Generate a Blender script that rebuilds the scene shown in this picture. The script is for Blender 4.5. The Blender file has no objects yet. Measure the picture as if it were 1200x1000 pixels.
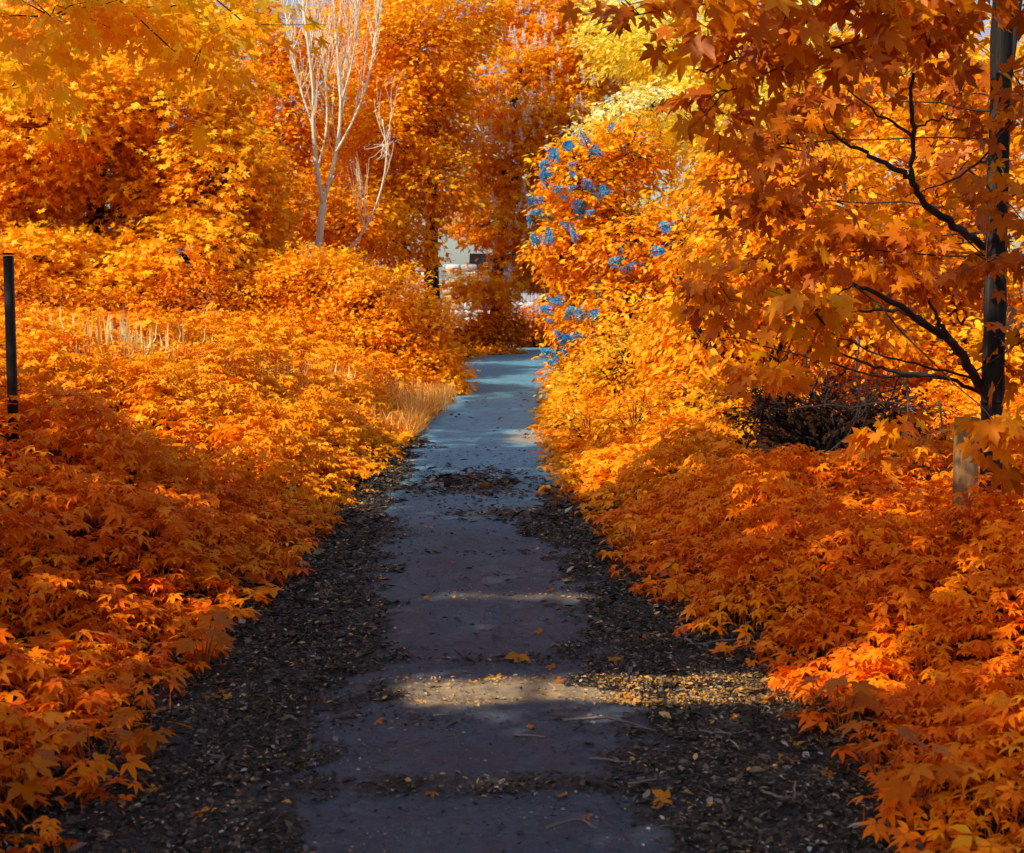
import bpy, math
import numpy as np
from mathutils import Vector

rng = np.random.default_rng(11)
SC = bpy.context.scene
COL = SC.collection
PI = math.pi

# ------------------------------------------------------------------ camera model
F = 1648.0            # focal length in photo pixels (photo is 1200 x 1000)
HC = 1.6              # eye height
PITCH = math.atan(140.0 / F)

def at(px, py, Y):
    """world point at distance Y along the path for a spot in the photograph"""
    a = (px - 600.0) / F
    b = (500.0 - py) / F
    ry = math.cos(PITCH) + b * math.sin(PITCH)
    rz = -math.sin(PITCH) + b * math.cos(PITCH)
    t = Y / ry
    return np.array([a * t, Y, HC + rz * t])

# sun : from the left, a little behind the camera, 42 degrees high
SUN_EL = math.radians(42)
SUN_AZ = math.radians(-125)          # from +Y, negative = to the left
SUN = np.array([math.sin(SUN_AZ) * math.cos(SUN_EL), math.cos(SUN_AZ) * math.cos(SUN_EL), math.sin(SUN_EL)])

# ------------------------------------------------------------------ small numeric helpers
def nrm(v):
    return v / np.maximum(np.linalg.norm(v, axis=-1, keepdims=True), 1e-9)

_ph = np.random.default_rng(3).uniform(0, 2 * PI, (24, 2))
_dr = np.random.default_rng(4).uniform(0, 2 * PI, 24)
def noise2(x, y, s=1.0, o=0):
    """smooth 2-D noise, about -1..1, feature size ~ 1/s"""
    v = 0
    for i in range(6):
        k = (i + o) % 24
        f = s * (1.0 + 0.37 * i)
        v = v + np.sin(f * 3.1 * (x * math.cos(_dr[k]) + y * math.sin(_dr[k])) + _ph[k, 0] + 1.3 * np.sin(f * 1.7 * (y * math.cos(_dr[k]) - x * math.sin(_dr[k])) + _ph[k, 1]))
    return v / 3.2

def smooth(t):
    t = np.clip(t, 0, 1)
    return t * t * (3 - 2 * t)

# ------------------------------------------------------------------ path and terrain shape
_cy = [-6, 4.5, 6, 8, 11, 14, 19, 26, 33, 40, 47, 53, 60]
_cx = [-.14, -.14, -.14, -.25, -.42, -.44, -.45, -.12, -.15, -.12, .55, 1.5, 3.6]
def cx(y): return np.interp(y, _cy, _cx)
_ey = [-6, 4.1, 4.9, 6, 7.8, 11, 13.9, 18.8, 24, 26.4, 33, 40.6, 47, 53, 60]
_el = [-1.5, -1.43, -1.42, -1.36, -1.32, -1.34, -1.22, -1.25, -1.12, -1.0, -1.35, -1.5, -.7, 0.0, 2.0]
_er = [1.25, 1.15, 1.15, 1.09, .78, .56, .38, .36, .6, .72, 1.0, 1.23, 1.9, 2.9, 5.5]
def xl(y): return np.interp(y, _ey, _el)
def xr(y): return np.interp(y, _ey, _er)

def ground_h(x, y):
    x = np.asarray(x, float); y = np.asarray(y, float)
    tl = np.maximum(xl(y) - 0.05 - x, 0)
    tr = np.maximum(x - xr(y) - 0.15, 0)
    fade = 1 - smooth((y - 36) / 14)
    h = (0.84 * smooth(tl / 3.4) + 0.034 * np.minimum(tl, 9)) * fade
    h = h + (0.16 * smooth(tr / 3.0) + 0.03 * np.minimum(tr, 8)) * fade
    far = smooth((np.hypot(x, y - 20) - 60) / 200)
    h = h + far * (2.0 + 2.5 * noise2(x, y, 0.004, 3))
    h = h + 0.05 * noise2(x, y, 0.5, 2) * np.minimum(np.maximum(tl, tr), 1.0)
    return h - 0.004

# ------------------------------------------------------------------ mesh assembly
def make_mesh(name, V, T, tint=None, mats=None, mat_idx=None, smooth_shade=False):
    me = bpy.data.meshes.new(name)
    V = np.ascontiguousarray(V, np.float32); T = np.ascontiguousarray(T, np.int32)
    nf, k = T.shape
    me.vertices.add(len(V)); me.vertices.foreach_set('co', V.ravel())
    me.loops.add(nf * k); me.loops.foreach_set('vertex_index', T.ravel())
    me.polygons.add(nf)
    me.polygons.foreach_set('loop_start', np.arange(0, nf * k, k, dtype=np.int32))
    me.polygons.foreach_set('loop_total', np.full(nf, k, np.int32))
    if smooth_shade:
        me.polygons.foreach_set('use_smooth', np.ones(nf, bool))
    if tint is not None:
        a = me.attributes.new('tint', 'FLOAT', 'FACE')
        a.data.foreach_set('value', np.ascontiguousarray(tint, np.float32))
    for m in (mats or []):
        me.materials.append(m)
    if mat_idx is not None:
        me.polygons.foreach_set('material_index', np.ascontiguousarray(mat_idx, np.int32))
    me.update(calc_edges=True)
    return me

class MB:
    """collects triangles for one mesh"""
    def __init__(self):
        self.V = []; self.T = []; self.t = []; self.n = 0
    def add(self, V, T, tint=0.5):
        V = np.asarray(V, float); T = np.asarray(T, int)
        self.V.append(V); self.T.append(T + self.n); self.n += len(V)
        self.t.append(np.full(len(T), tint) if np.isscalar(tint) else np.asarray(tint))
    def quads(self, V, Q, tint=0.5):
        Q = np.asarray(Q, int)
        T = np.concatenate([Q[:, [0, 1, 2]], Q[:, [0, 2, 3]]])
        self.add(V, T, tint)
    def box(self, c, s, tint=0.5, rz=0.0, bev=0.0):
        c = np.asarray(c, float); hx, hy, hz = np.asarray(s, float) / 2
        if bev > 0:
            b = min(bev, hx * .9, hy * .9, hz * .9)
            ring = lambda ix, iy: [(-ix, -iy + b), (-ix + b, -iy), (ix - b, -iy), (ix, -iy + b), (ix, iy - b), (ix - b, iy), (-ix + b, iy), (-ix, iy - b)]
            rows = [(hx - b, hy - b, -hz), (hx, hy, -hz + b), (hx, hy, hz - b), (hx - b, hy - b, hz)]
            V = []
            for ix, iy, z in rows:
                V += [(p[0], p[1], z) for p in ring(ix, iy)]
            V = np.array(V)
            T = []
            for r in range(3):
                for k in range(8):
                    a, d = r * 8 + k, r * 8 + (k + 1) % 8
                    T += [(a, d, d + 8), (a, d + 8, a + 8)]
            for k in range(1, 7):
                T += [(0, k + 1, k), (24, 24 + k, 25 + k)]
            T = np.array(T)
        else:
            V = np.array([(x, y, z) for z in (-hz, hz) for x, y in ((-hx, -hy), (hx, -hy), (hx, hy), (-hx, hy))])
            Q = np.array([(0, 3, 2, 1), (4, 5, 6, 7), (0, 1, 5, 4), (1, 2, 6, 5), (2, 3, 7, 6), (3, 0, 4, 7)])
            T = np.concatenate([Q[:, [0, 1, 2]], Q[:, [0, 2, 3]]])
        cr, sr = math.cos(rz), math.sin(rz)
        V = np.stack([V[:, 0] * cr - V[:, 1] * sr, V[:, 0] * sr + V[:, 1] * cr, V[:, 2]], 1) + c
        self.add(V, T, tint)
    def tube(self, P, R, n=6, tint=0.5, cap=True):
        P = np.asarray(P, float); m = len(P)
        R = np.asarray(R, float) * np.ones(m)
        D = np.gradient(P, axis=0); D = nrm(D)
        ref = np.array([0.0, 0, 1]) if abs(D[0, 2]) < 0.9 else np.array([1.0, 0, 0])
        U = nrm(np.cross(D, ref)); W = np.cross(D, U)
        a = np.arange(n) * 2 * PI / n
        V = P[:, None, :] + R[:, None, None] * (np.cos(a)[None, :, None] * U[:, None, :] + np.sin(a)[None, :, None] * W[:, None, :])
        V = V.reshape(-1, 3)
        i = np.arange(m - 1)[:, None]; j = np.arange(n)[None, :]; j2 = (j + 1) % n
        A = (i * n + j).ravel(); B = (i * n + j2).ravel()
        T = np.concatenate([np.stack([A, B, B + n], 1), np.stack([A, B + n, A + n], 1)])
        if cap:
            k = np.arange(1, n - 1)
            T = np.concatenate([T, np.stack([0 * k, k + 1, k], 1), np.stack([0 * k + (m - 1) * n, (m - 1) * n + k, (m - 1) * n + k + 1], 1)])
        self.add(V, T, tint)
    def scatter(self, shape, P, X, N, S, tint, stretch=1.0):
        """copies of a leaf shape: P base, X tip direction, N rough normal, S size"""
        sv, sf = shape
        n = len(P)
        if n == 0: return
        X = nrm(X); Z = nrm(N - (N * X).sum(1, keepdims=True) * X); Y = np.cross(Z, X)
        S = np.asarray(S).reshape(-1, 1, 1)
        V = P[:, None, :] + S * (sv[None, :, 0:1] * X[:, None, :] + stretch * sv[None, :, 1:2] * Y[:, None, :] + sv[None, :, 2:3] * Z[:, None, :])
        T = sf[None] + (np.arange(n) * len(sv))[:, None, None]
        self.add(V.reshape(-1, 3), T.reshape(-1, 3), np.repeat(np.broadcast_to(tint, n), len(sf)))
    def mesh(self, name, mats, mat_idx=None, smooth_shade=False):
        return make_mesh(name, np.concatenate(self.V), np.concatenate(self.T), np.concatenate(self.t), mats, mat_idx, smooth_shade)
    def build(self, name, mat, parent=None, smooth_shade=False, origin=None):
        V = np.concatenate(self.V)
        off = np.zeros(3)
        if parent is not None:
            off = np.array(parent.location)
        elif origin is not None:
            off = np.asarray(origin, float)
        me = make_mesh(name, V - off, np.concatenate(self.T), np.concatenate(self.t), [mat], None, smooth_shade)
        o = bpy.data.objects.new(name, me); COL.objects.link(o)
        if parent is not None: o.parent = parent
        elif origin is not None: o.location = Vector(off)
        return o

def tag(o, label=None, cat=None, group=None, kind=None):
    if label: o['label'] = label
    if cat: o['category'] = cat
    if group: o['group'] = group
    if kind: o['kind'] = kind
    return o

def thing(name, loc, label, cat, group=None):
    o = bpy.data.objects.new(name, None); COL.objects.link(o)
    o.location = Vector([float(v) for v in loc]); o.empty_display_size = 0.2
    return tag(o, label, cat, group)

# ------------------------------------------------------------------ materials
def new_mat(name):
    m = bpy.data.materials.new(name); m.use_nodes = True
    nt = m.node_tree; nt.nodes.clear()
    out = nt.nodes.new('ShaderNodeOutputMaterial')
    return m, nt, out

def nd(nt, typ, **kw):
    n = nt.nodes.new(typ)
    for k, v in kw.items(): setattr(n, k, v)
    return n

def ramp(nt, stops, interp='LINEAR'):
    r = nt.nodes.new('ShaderNodeValToRGB'); r.color_ramp.interpolation = interp
    e = r.color_ramp.elements
    while len(e) < len(stops): e.new(0.5)
    for i, (p, c) in enumerate(stops):
        e[i].position = p; e[i].color = (*c, 1)
    return r

RUST = (0.50, 0.080, 0.001); ORANGE = (0.92, 0.225, 0.002); AMBER = (1.0, 0.375, 0.004); GOLD = (1.0, 0.56, 0.022); PALE = (1.0, 0.80, 0.22)

def leaf_mat(name, stops, trans=0.32, rough=0.5, spec=0.14, tgain=(1.0, 1.25, 1.0)):
    if tgain[1] > 1: stops = [(p, (c[0], min(c[1] * 1.13, .9), c[2])) for p, c in stops]
    m, nt, out = new_mat(name); L = nt.links
    at_ = nd(nt, 'ShaderNodeAttribute', attribute_name='tint')
    tc = nd(nt, 'ShaderNodeTexCoord')
    nz = nd(nt, 'ShaderNodeTexNoise'); nz.inputs['Scale'].default_value = 9.0; nz.inputs['Detail'].default_value = 3
    L.new(tc.outputs['Object'], nz.inputs['Vector'])
    ma = nd(nt, 'ShaderNodeMath', operation='MULTIPLY_ADD'); ma.inputs[1].default_value = 0.34; ma.inputs[2].default_value = -0.17
    L.new(nz.outputs['Fac'], ma.inputs[0])
    ad = nd(nt, 'ShaderNodeMath', operation='ADD', use_clamp=True)
    L.new(at_.outputs['Fac'], ad.inputs[0]); L.new(ma.outputs[0], ad.inputs[1])
    r = ramp(nt, stops); L.new(ad.outputs[0], r.inputs[0])
    p = nd(nt, 'ShaderNodeBsdfPrincipled'); p.inputs['Roughness'].default_value = rough
    p.inputs['Specular IOR Level'].default_value = spec
    L.new(r.outputs[0], p.inputs['Base Color'])
    mul = nd(nt, 'ShaderNodeMix', data_type='RGBA', blend_type='MULTIPLY'); mul.inputs['Factor'].default_value = 1
    L.new(r.outputs[0], mul.inputs['A']); mul.inputs['B'].default_value = (*tgain, 1)
    t = nd(nt, 'ShaderNodeBsdfTranslucent'); L.new(mul.outputs['Result'], t.inputs['Color'])
    mx = nd(nt, 'ShaderNodeMixShader'); mx.inputs[0].default_value = trans
    L.new(p.outputs[0], mx.inputs[1]); L.new(t.outputs[0], mx.inputs[2]); L.new(mx.outputs[0], out.inputs[0])
    return m

def rough_mat(name, stops, scale=12.0, rough=0.85, bump=0.3, stretch=(1, 1, 1), use_tint=0.0, spec=0.25, detail=6):
    m, nt, out = new_mat(name); L = nt.links
    tc = nd(nt, 'ShaderNodeTexCoord'); mp = nd(nt, 'ShaderNodeMapping'); mp.inputs['Scale'].default_value = stretch
    L.new(tc.outputs['Object'], mp.inputs[0])
    nz = nd(nt, 'ShaderNodeTexNoise'); nz.inputs['Scale'].default_value = scale; nz.inputs['Detail'].default_value = detail; nz.inputs['Roughness'].default_value = .65
    L.new(mp.outputs[0], nz.inputs['Vector'])
    src = nz.outputs['Fac']
    if use_tint:
        at_ = nd(nt, 'ShaderNodeAttribute', attribute_name='tint')
        a = nd(nt, 'ShaderNodeMath', operation='MULTIPLY_ADD'); a.inputs[1].default_value = use_tint
        s = nd(nt, 'ShaderNodeMath', operation='MULTIPLY'); s.inputs[1].default_value = 1 - use_tint
        L.new(src, s.inputs[0]); L.new(at_.outputs['Fac'], a.inputs[0]); L.new(s.outputs[0], a.inputs[2]); src = a.outputs[0]
    r = ramp(nt, stops); L.new(src, r.inputs[0])
    p = nd(nt, 'ShaderNodeBsdfPrincipled'); p.inputs['Roughness'].default_value = rough; p.inputs['Specular IOR Level'].default_value = spec
    L.new(r.outputs[0], p.inputs['Base Color'])
    if bump:
        b = nd(nt, 'ShaderNodeBump'); b.inputs['Strength'].default_value = bump; b.inputs['Distance'].default_value = 0.02
        L.new(nz.outputs['Fac'], b.inputs['Height']); L.new(b.outputs[0], p.inputs['Normal'])
    L.new(p.outputs[0], out.inputs[0])
    return m

M = {}
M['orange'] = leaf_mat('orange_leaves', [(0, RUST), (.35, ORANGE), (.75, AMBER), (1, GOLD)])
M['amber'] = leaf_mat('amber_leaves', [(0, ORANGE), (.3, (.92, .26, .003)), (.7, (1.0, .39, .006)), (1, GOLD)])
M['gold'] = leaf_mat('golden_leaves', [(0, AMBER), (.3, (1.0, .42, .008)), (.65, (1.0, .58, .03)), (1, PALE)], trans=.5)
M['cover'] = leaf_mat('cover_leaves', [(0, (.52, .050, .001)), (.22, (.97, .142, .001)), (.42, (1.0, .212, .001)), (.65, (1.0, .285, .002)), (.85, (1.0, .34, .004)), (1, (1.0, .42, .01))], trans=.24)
M['thicket'] = leaf_mat('thicket_leaves', [(0, (.02, .008, .004)), (.5, (.09, .022, .003)), (1, (.40, .08, .002))], trans=.2)  # near-black leaf colours carry the shade of the hollow
M['pale'] = leaf_mat('highlight_leaves', [(0, GOLD), (.4, (1.0, .78, .30)), (1, (1.0, .92, .70))], trans=.4)  # cream leaf colours paint bright sunlit highlights
M['bleached'] = leaf_mat('bleached_grass', [(0, (.8, .5, .16)), (.5, (.95, .76, .38)), (1, (1.0, .92, .68))], trans=.3, rough=.6)
M['rust'] = leaf_mat('rust_leaves', [(0, (.24, .036, .001)), (.4, (.52, .095, .002)), (.8, ORANGE), (1, AMBER)])
M['maple'] = leaf_mat('maple_leaves', [(0, (.40, .066, .001)), (.35, (.70, .15, .002)), (.75, (.92, .27, .003)), (1, AMBER)], trans=.5, rough=.4, spec=.22)
M['blue'] = leaf_mat('blue_blossom', [(0, (.015, .20, .46)), (.5, (.03, .36, .68)), (1, (.15, .55, .84))], trans=.2, rough=.7, tgain=(1, 1, 1))
M['candle'] = leaf_mat('pale_blossom', [(0, (.74, .66, .56)), (.5, (.92, .86, .72)), (1, (1.0, .96, .84))], trans=.2, rough=.7, tgain=(1, 1, 1))
M['drygrass'] = leaf_mat('dry_grass', [(0, (.68, .20, .02)), (.4, (.90, .36, .07)), (.75, (.97, .54, .18)), (1, (1, .84, .48))], trans=.3, rough=.6)
M['bark'] = rough_mat('dark_bark', [(.25, (.010, .006, .005)), (.6, (.045, .026, .018)), (.85, (.11, .07, .05))], scale=9, stretch=(1, 1, .22), bump=.8)
M['palebark'] = rough_mat('pale_bark', [(.2, (.40, .36, .33)), (.5, (.86, .74, .52)), (.8, (1.0, .90, .66))], scale=7, stretch=(1, 1, .3), bump=.3)
M['twig'] = rough_mat('grey_twig', [(.2, (.10, .075, .06)), (.6, (.22, .17, .15)), (.9, (.42, .36, .33))], scale=14, bump=.2)
M['stem'] = rough_mat('orange_stem', [(.2, (.22, .05, .006)), (.6, (.42, .11, .01)), (.9, (.6, .22, .03))], scale=10, bump=0)
M['pole'] = rough_mat('weathered_pole', [(.25, (.005, .004, .004)), (.5, (.020, .015, .013)), (.68, (.085, .06, .045)), (.85, (.20, .15, .11))], scale=8, stretch=(1.6, 1.6, .10), bump=.9)
M['post'] = rough_mat('old_post_wood', [(.2, (.12, .055, .018)), (.5, (.28, .145, .055)), (.8, (.50, .31, .14))], scale=8, stretch=(1.5, 1.5, .12), bump=.6)
M['metal'] = rough_mat('dark_metal', [(.3, (.006, .004, .005)), (.7, (.022, .012, .010))], scale=30, rough=.6, bump=.2)
M['greyboards'] = rough_mat('grey_boards', [(.25, (.22, .22, .26)), (.55, (.40, .41, .47)), (.8, (.58, .60, .66))], scale=6, stretch=(2, 2, .15), bump=.4)
M['stone'] = rough_mat('pale_stone', [(.25, (.26, .24, .24)), (.5, (.52, .50, .50)), (.8, (.80, .78, .76))], scale=3.2, bump=.7, use_tint=.35)
M['render_wall'] = rough_mat('pale_render', [(.3, (.50, .50, .54)), (.7, (.72, .72, .75))], scale=2.5, bump=.15)
M['slate'] = rough_mat('roof_slate', [(.3, (.05, .05, .06)), (.7, (.13, .12, .13))], scale=5, bump=.4)
M['dark'] = rough_mat('unlit_interior_shade', [(.3, (.006, .007, .012)), (.7, (.02, .022, .035))], scale=4, bump=0)
M['litter'] = rough_mat('litter_flakes', [(0, (.018, .011, .006)), (.3, (.064, .042, .026)), (.55, (.14, .096, .058)), (.76, (.24, .19, .13)), (.88, (.44, .39, .33)), (.95, (.62, .36, .10)), (1, (.70, .27, .03))], scale=25, bump=0, use_tint=.95, rough=.7, spec=.3)
M['fallen'] = leaf_mat('fallen_leaf', [(0, (.20, .05, .012)), (.4, (.50, .14, .012)), (.8, (.74, .27, .02)), (1, (.85, .48, .10))], trans=.15, rough=.55)

def ground_mat():
    m, nt, out = new_mat('soil'); L = nt.links
    tc = nd(nt, 'ShaderNodeTexCoord')
    n1 = nd(nt, 'ShaderNodeTexNoise'); n1.inputs['Scale'].default_value = 1.2; n1.inputs['Detail'].default_value = 8
    n2 = nd(nt, 'ShaderNodeTexNoise'); n2.inputs['Scale'].default_value = 30; n2.inputs['Detail'].default_value = 6
    for n in (n1, n2): L.new(tc.outputs['Object'], n.inputs['Vector'])
    r1 = ramp(nt, [(.3, (.020, .010, .006)), (.55, (.07, .025, .008)), (.75, (.18, .055, .008))]); L.new(n1.outputs['Fac'], r1.inputs[0])
    r2 = ramp(nt, [(.3, (.25, .25, .25)), (.7, (1.3, 1.2, 1.1))]); L.new(n2.outputs['Fac'], r2.inputs[0])
    mu = nd(nt, 'ShaderNodeMix', data_type='RGBA', blend_type='MULTIPLY'); mu.inputs['Factor'].default_value = 1
    L.new(r1.outputs[0], mu.inputs['A']); L.new(r2.outputs[0], mu.inputs['B'])
    p = nd(nt, 'ShaderNodeBsdfPrincipled'); p.inputs['Roughness'].default_value = .95; p.inputs['Specular IOR Level'].default_value = .1
    L.new(mu.outputs['Result'], p.inputs['Base Color'])
    b = nd(nt, 'ShaderNodeBump'); b.inputs['Strength'].default_value = .8; b.inputs['Distance'].default_value = .03
    L.new(n2.outputs['Fac'], b.inputs['Height']); L.new(b.outputs[0], p.inputs['Normal'])
    L.new(p.outputs[0], out.inputs[0]); return m

def path_mat():
    m, nt, out = new_mat('old_asphalt'); L = nt.links
    tc = nd(nt, 'ShaderNodeTexCoord')
    def noi(s, d, rg=.6, dist=0):
        n = nd(nt, 'ShaderNodeTexNoise'); n.inputs['Scale'].default_value = s; n.inputs['Detail'].default_value = d; n.inputs['Roughness'].default_value = rg
        n.inputs['Distortion'].default_value = dist
        L.new(tc.outputs['Object'], n.inputs['Vector']); return n
    big = noi(.9, 5); fine = noi(95, 4, .8); mid = noi(9, 6, .7); chips = noi(42, 4, .75)
    base = ramp(nt, [(.3, (.028, .038, .054)), (.5, (.046, .060, .080)), (.72, (.082, .100, .124))]); L.new(mid.outputs['Fac'], base.inputs[0])
    g = ramp(nt, [(.25, (.35, .34, .35)), (.47, (.95, .95, .95)), (.6, (1.15, 1.15, 1.15)), (.74, (2.6, 2.5, 2.4))]); L.new(fine.outputs['Fac'], g.inputs[0])
    m1 = nd(nt, 'ShaderNodeMix', data_type='RGBA', blend_type='MULTIPLY'); m1.inputs['Factor'].default_value = 1
    L.new(base.outputs[0], m1.inputs['A']); L.new(g.outputs[0], m1.inputs['B'])
    bw = ramp(nt, [(.3, (.72, .70, .74)), (.7, (1.25, 1.28, 1.3))]); L.new(big.outputs['Fac'], bw.inputs[0])
    m2 = nd(nt, 'ShaderNodeMix', data_type='RGBA', blend_type='MULTIPLY'); m2.inputs['Factor'].default_value = 1
    L.new(m1.outputs['Result'], m2.inputs['A']); L.new(bw.outputs[0], m2.inputs['B'])
    # paler, bluer surface further along: sky reflection painted into the colour
    sky_sheen = nd(nt, 'ShaderNodeAttribute', attribute_name='sky_sheen')
    m2b = nd(nt, 'ShaderNodeMix', data_type='RGBA'); L.new(sky_sheen.outputs['Fac'], m2b.inputs['Factor'])
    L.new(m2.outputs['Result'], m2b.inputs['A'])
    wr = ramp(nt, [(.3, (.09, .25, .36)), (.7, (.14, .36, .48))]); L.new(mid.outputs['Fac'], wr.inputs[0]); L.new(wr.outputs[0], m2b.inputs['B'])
    mott = noi(26, 5, .8); mo = ramp(nt, [(.32, (.55, .54, .54)), (.5, (1, 1, 1)), (.68, (1.55, 1.52, 1.48))]); L.new(mott.outputs['Fac'], mo.inputs[0])
    mm = nd(nt, 'ShaderNodeMix', data_type='RGBA', blend_type='MULTIPLY'); mm.inputs['Factor'].default_value = .85
    L.new(m2b.outputs['Result'], mm.inputs['A']); L.new(mo.outputs[0], mm.inputs['B']); m2b = mm
    vo = nd(nt, 'ShaderNodeTexVoronoi', feature='DISTANCE_TO_EDGE'); vo.inputs['Scale'].default_value = .9
    wob = nd(nt, 'ShaderNodeVectorMath', operation='MULTIPLY_ADD'); wob.inputs[1].default_value = (.5, .5, .5)
    L.new(mid.outputs['Color'], wob.inputs[0]); L.new(tc.outputs['Object'], wob.inputs[2]); L.new(wob.outputs[0], vo.inputs['Vector'])
    ck = ramp(nt, [(.004, (.25, .24, .24)), (.014, (1, 1, 1))]); L.new(vo.outputs['Distance'], ck.inputs[0])
    m2c = nd(nt, 'ShaderNodeMix', data_type='RGBA', blend_type='MULTIPLY'); m2c.inputs['Factor'].default_value = .8
    L.new(m2b.outputs['Result'], m2c.inputs['A']); L.new(ck.outputs[0], m2c.inputs['B'])
    # sand colour that paints sunlight into the stripes and spot on the path
    du = nd(nt, 'ShaderNodeAttribute', attribute_name='painted_sun'); dm = nd(nt, 'ShaderNodeMath', operation='MULTIPLY')
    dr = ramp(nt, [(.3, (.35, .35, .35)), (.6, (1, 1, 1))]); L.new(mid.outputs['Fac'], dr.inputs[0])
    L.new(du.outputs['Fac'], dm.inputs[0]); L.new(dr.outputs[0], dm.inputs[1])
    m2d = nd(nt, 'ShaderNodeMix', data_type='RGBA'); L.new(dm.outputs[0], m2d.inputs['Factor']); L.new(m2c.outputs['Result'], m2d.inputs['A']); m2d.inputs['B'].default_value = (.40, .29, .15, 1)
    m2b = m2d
    # crumbs of dirt and leaf dust on the asphalt
    cr = ramp(nt, [(.60, (0, 0, 0)), (.66, (1, 1, 1))]); L.new(chips.outputs['Fac'], cr.inputs[0])
    lit = nd(nt, 'ShaderNodeAttribute', attribute_name='litter')
    ad = nd(nt, 'ShaderNodeMath', operation='ADD'); L.new(lit.outputs['Fac'], ad.inputs[0])
    sub = nd(nt, 'ShaderNodeMath', operation='MULTIPLY_ADD'); sub.inputs[1].default_value = .9; sub.inputs[2].default_value = -.45; L.new(chips.outputs['Fac'], sub.inputs[0])
    L.new(sub.outputs[0], ad.inputs[1])
    st = nd(nt, 'ShaderNodeMapRange'); st.inputs['From Min'].default_value = .42; st.inputs['From Max'].default_value = .58; L.new(ad.outputs[0], st.inputs['Value'])
    soil = ramp(nt, [(.3, (.012, .010, .009)), (.55, (.042, .034, .030)), (.75, (.11, .085, .07))]); L.new(chips.outputs['Fac'], soil.inputs[0])
    m3 = nd(nt, 'ShaderNodeMix', data_type='RGBA'); L.new(st.outputs[0], m3.inputs['Factor']); L.new(m2b.outputs['Result'], m3.inputs['A']); L.new(soil.outputs[0], m3.inputs['B'])
    p = nd(nt, 'ShaderNodeBsdfPrincipled'); p.inputs['Specular IOR Level'].default_value = .4
    rr = ramp(nt, [(.3, (.5, .5, .5)), (.7, (.72, .72, .72))]); L.new(mid.outputs['Fac'], rr.inputs[0]); L.new(rr.outputs[0], p.inputs['Roughness'])
    L.new(m3.outputs['Result'], p.inputs['Base Color'])
    b = nd(nt, 'ShaderNodeBump'); b.inputs['Strength'].default_value = .5; b.inputs['Distance'].default_value = .008
    hs = nd(nt, 'ShaderNodeMath', operation='ADD'); L.new(fine.outputs['Fac'], hs.inputs[0]); L.new(chips.outputs['Fac'], hs.inputs[1])
    L.new(hs.outputs[0], b.inputs['Height']); L.new(b.outputs[0], p.inputs['Normal'])
    L.new(p.outputs[0], out.inputs[0]); return m

# ------------------------------------------------------------------ leaf shapes (tip along +x, normal +z, length 1)
def fan(pts, c=(0.08, 0, 0.0)):
    V = np.array([c] + pts, float)
    k = np.arange(1, len(pts))
    T = np.stack([0 * k, k, k + 1], 1)
    return V, T
def polar(lst, bend=.16, fold=.10):
    P = []
    for a, r in lst:
        x, y = r * math.cos(math.radians(a)), r * math.sin(math.radians(a))
        P.append((x, y, -bend * r * r + fold * abs(y)))
    return P
_half = [(0, 1.0), (8, .74), (15, .69), (21, .44), (33, .60), (40, .78), (47, .92), (56, .66), (66, .56), (76, .34), (92, .42), (104, .56), (122, .36), (150, .20)]
_full = [(-a, r) for a, r in reversed(_half[1:])] + _half
MAPLE = fan(polar(_full))
_h2 = [(0, 1.0), (13, .72), (22, .42), (36, .66), (47, .9), (60, .6), (76, .34), (103, .54), (150, .2)]
MAPLE_LO = fan(polar([(-a, r) for a, r in reversed(_h2[1:])] + _h2))
OVAL = (np.array([(0, 0, 0), (.35, .26, .05), (.7, .19, .02), (1, 0, -.10), (.7, -.19, .02), (.35, -.26, .05), (.5, 0, -.02)]),
        np.array([(0, 6, 1), (1, 6, 2), (2, 6, 3), (0, 5, 6), (5, 4, 6), (4, 3, 6)]))
DIAMOND = (np.array([(0, 0, 0), (.45, .30, .07), (1, 0, -.06), (.45, -.30, .07)]), np.array([(0, 2, 1), (0, 3, 2)]))
BLADE = (np.array([(0, .02, 0), (0, -.02, 0), (.4, .017, .0), (.4, -.017, .0), (.75, .011, -.09), (.75, -.011, -.09), (.95, 0, -.26)]), np.array([(0, 1, 3), (0, 3, 2), (2, 3, 5), (2, 5, 4), (4, 5, 6)]))
def compound(leaflets, sv, sf):
    V = []; T = []; n = 0
    for ang, r0, L, dz in leaflets:
        c, s = math.cos(math.radians(ang)), math.sin(math.radians(ang))
        p = sv.copy() * L; x = p[:, 0] + r0
        q = np.stack([x * c - p[:, 1] * s, x * s + p[:, 1] * c, p[:, 2] - dz * (x ** 2)], 1)
        V.append(q); T.append(sf + n); n += len(q)
    return np.concatenate(V), np.concatenate(T)
LANCE = (OVAL[0] * np.array([1, .72, 1]), OVAL[1]); LANCE_LO = (DIAMOND[0] * np.array([1, .72, 1]), DIAMOND[1])
_cl = [(0, .05, 1.0, .22), (50, .03, .86, .26), (-50, .03, .86, .26), (100, .02, .66, .3), (-100, .02, .66, .3)]
COMP5 = compound(_cl, *LANCE); COMP5_LO = compound(_cl, *LANCE_LO)
COMP3 = compound([(0, .1, .9, .2), (75, .05, .7, .25), (-75, .05, .7, .25)], OVAL[0], OVAL[1])

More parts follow.
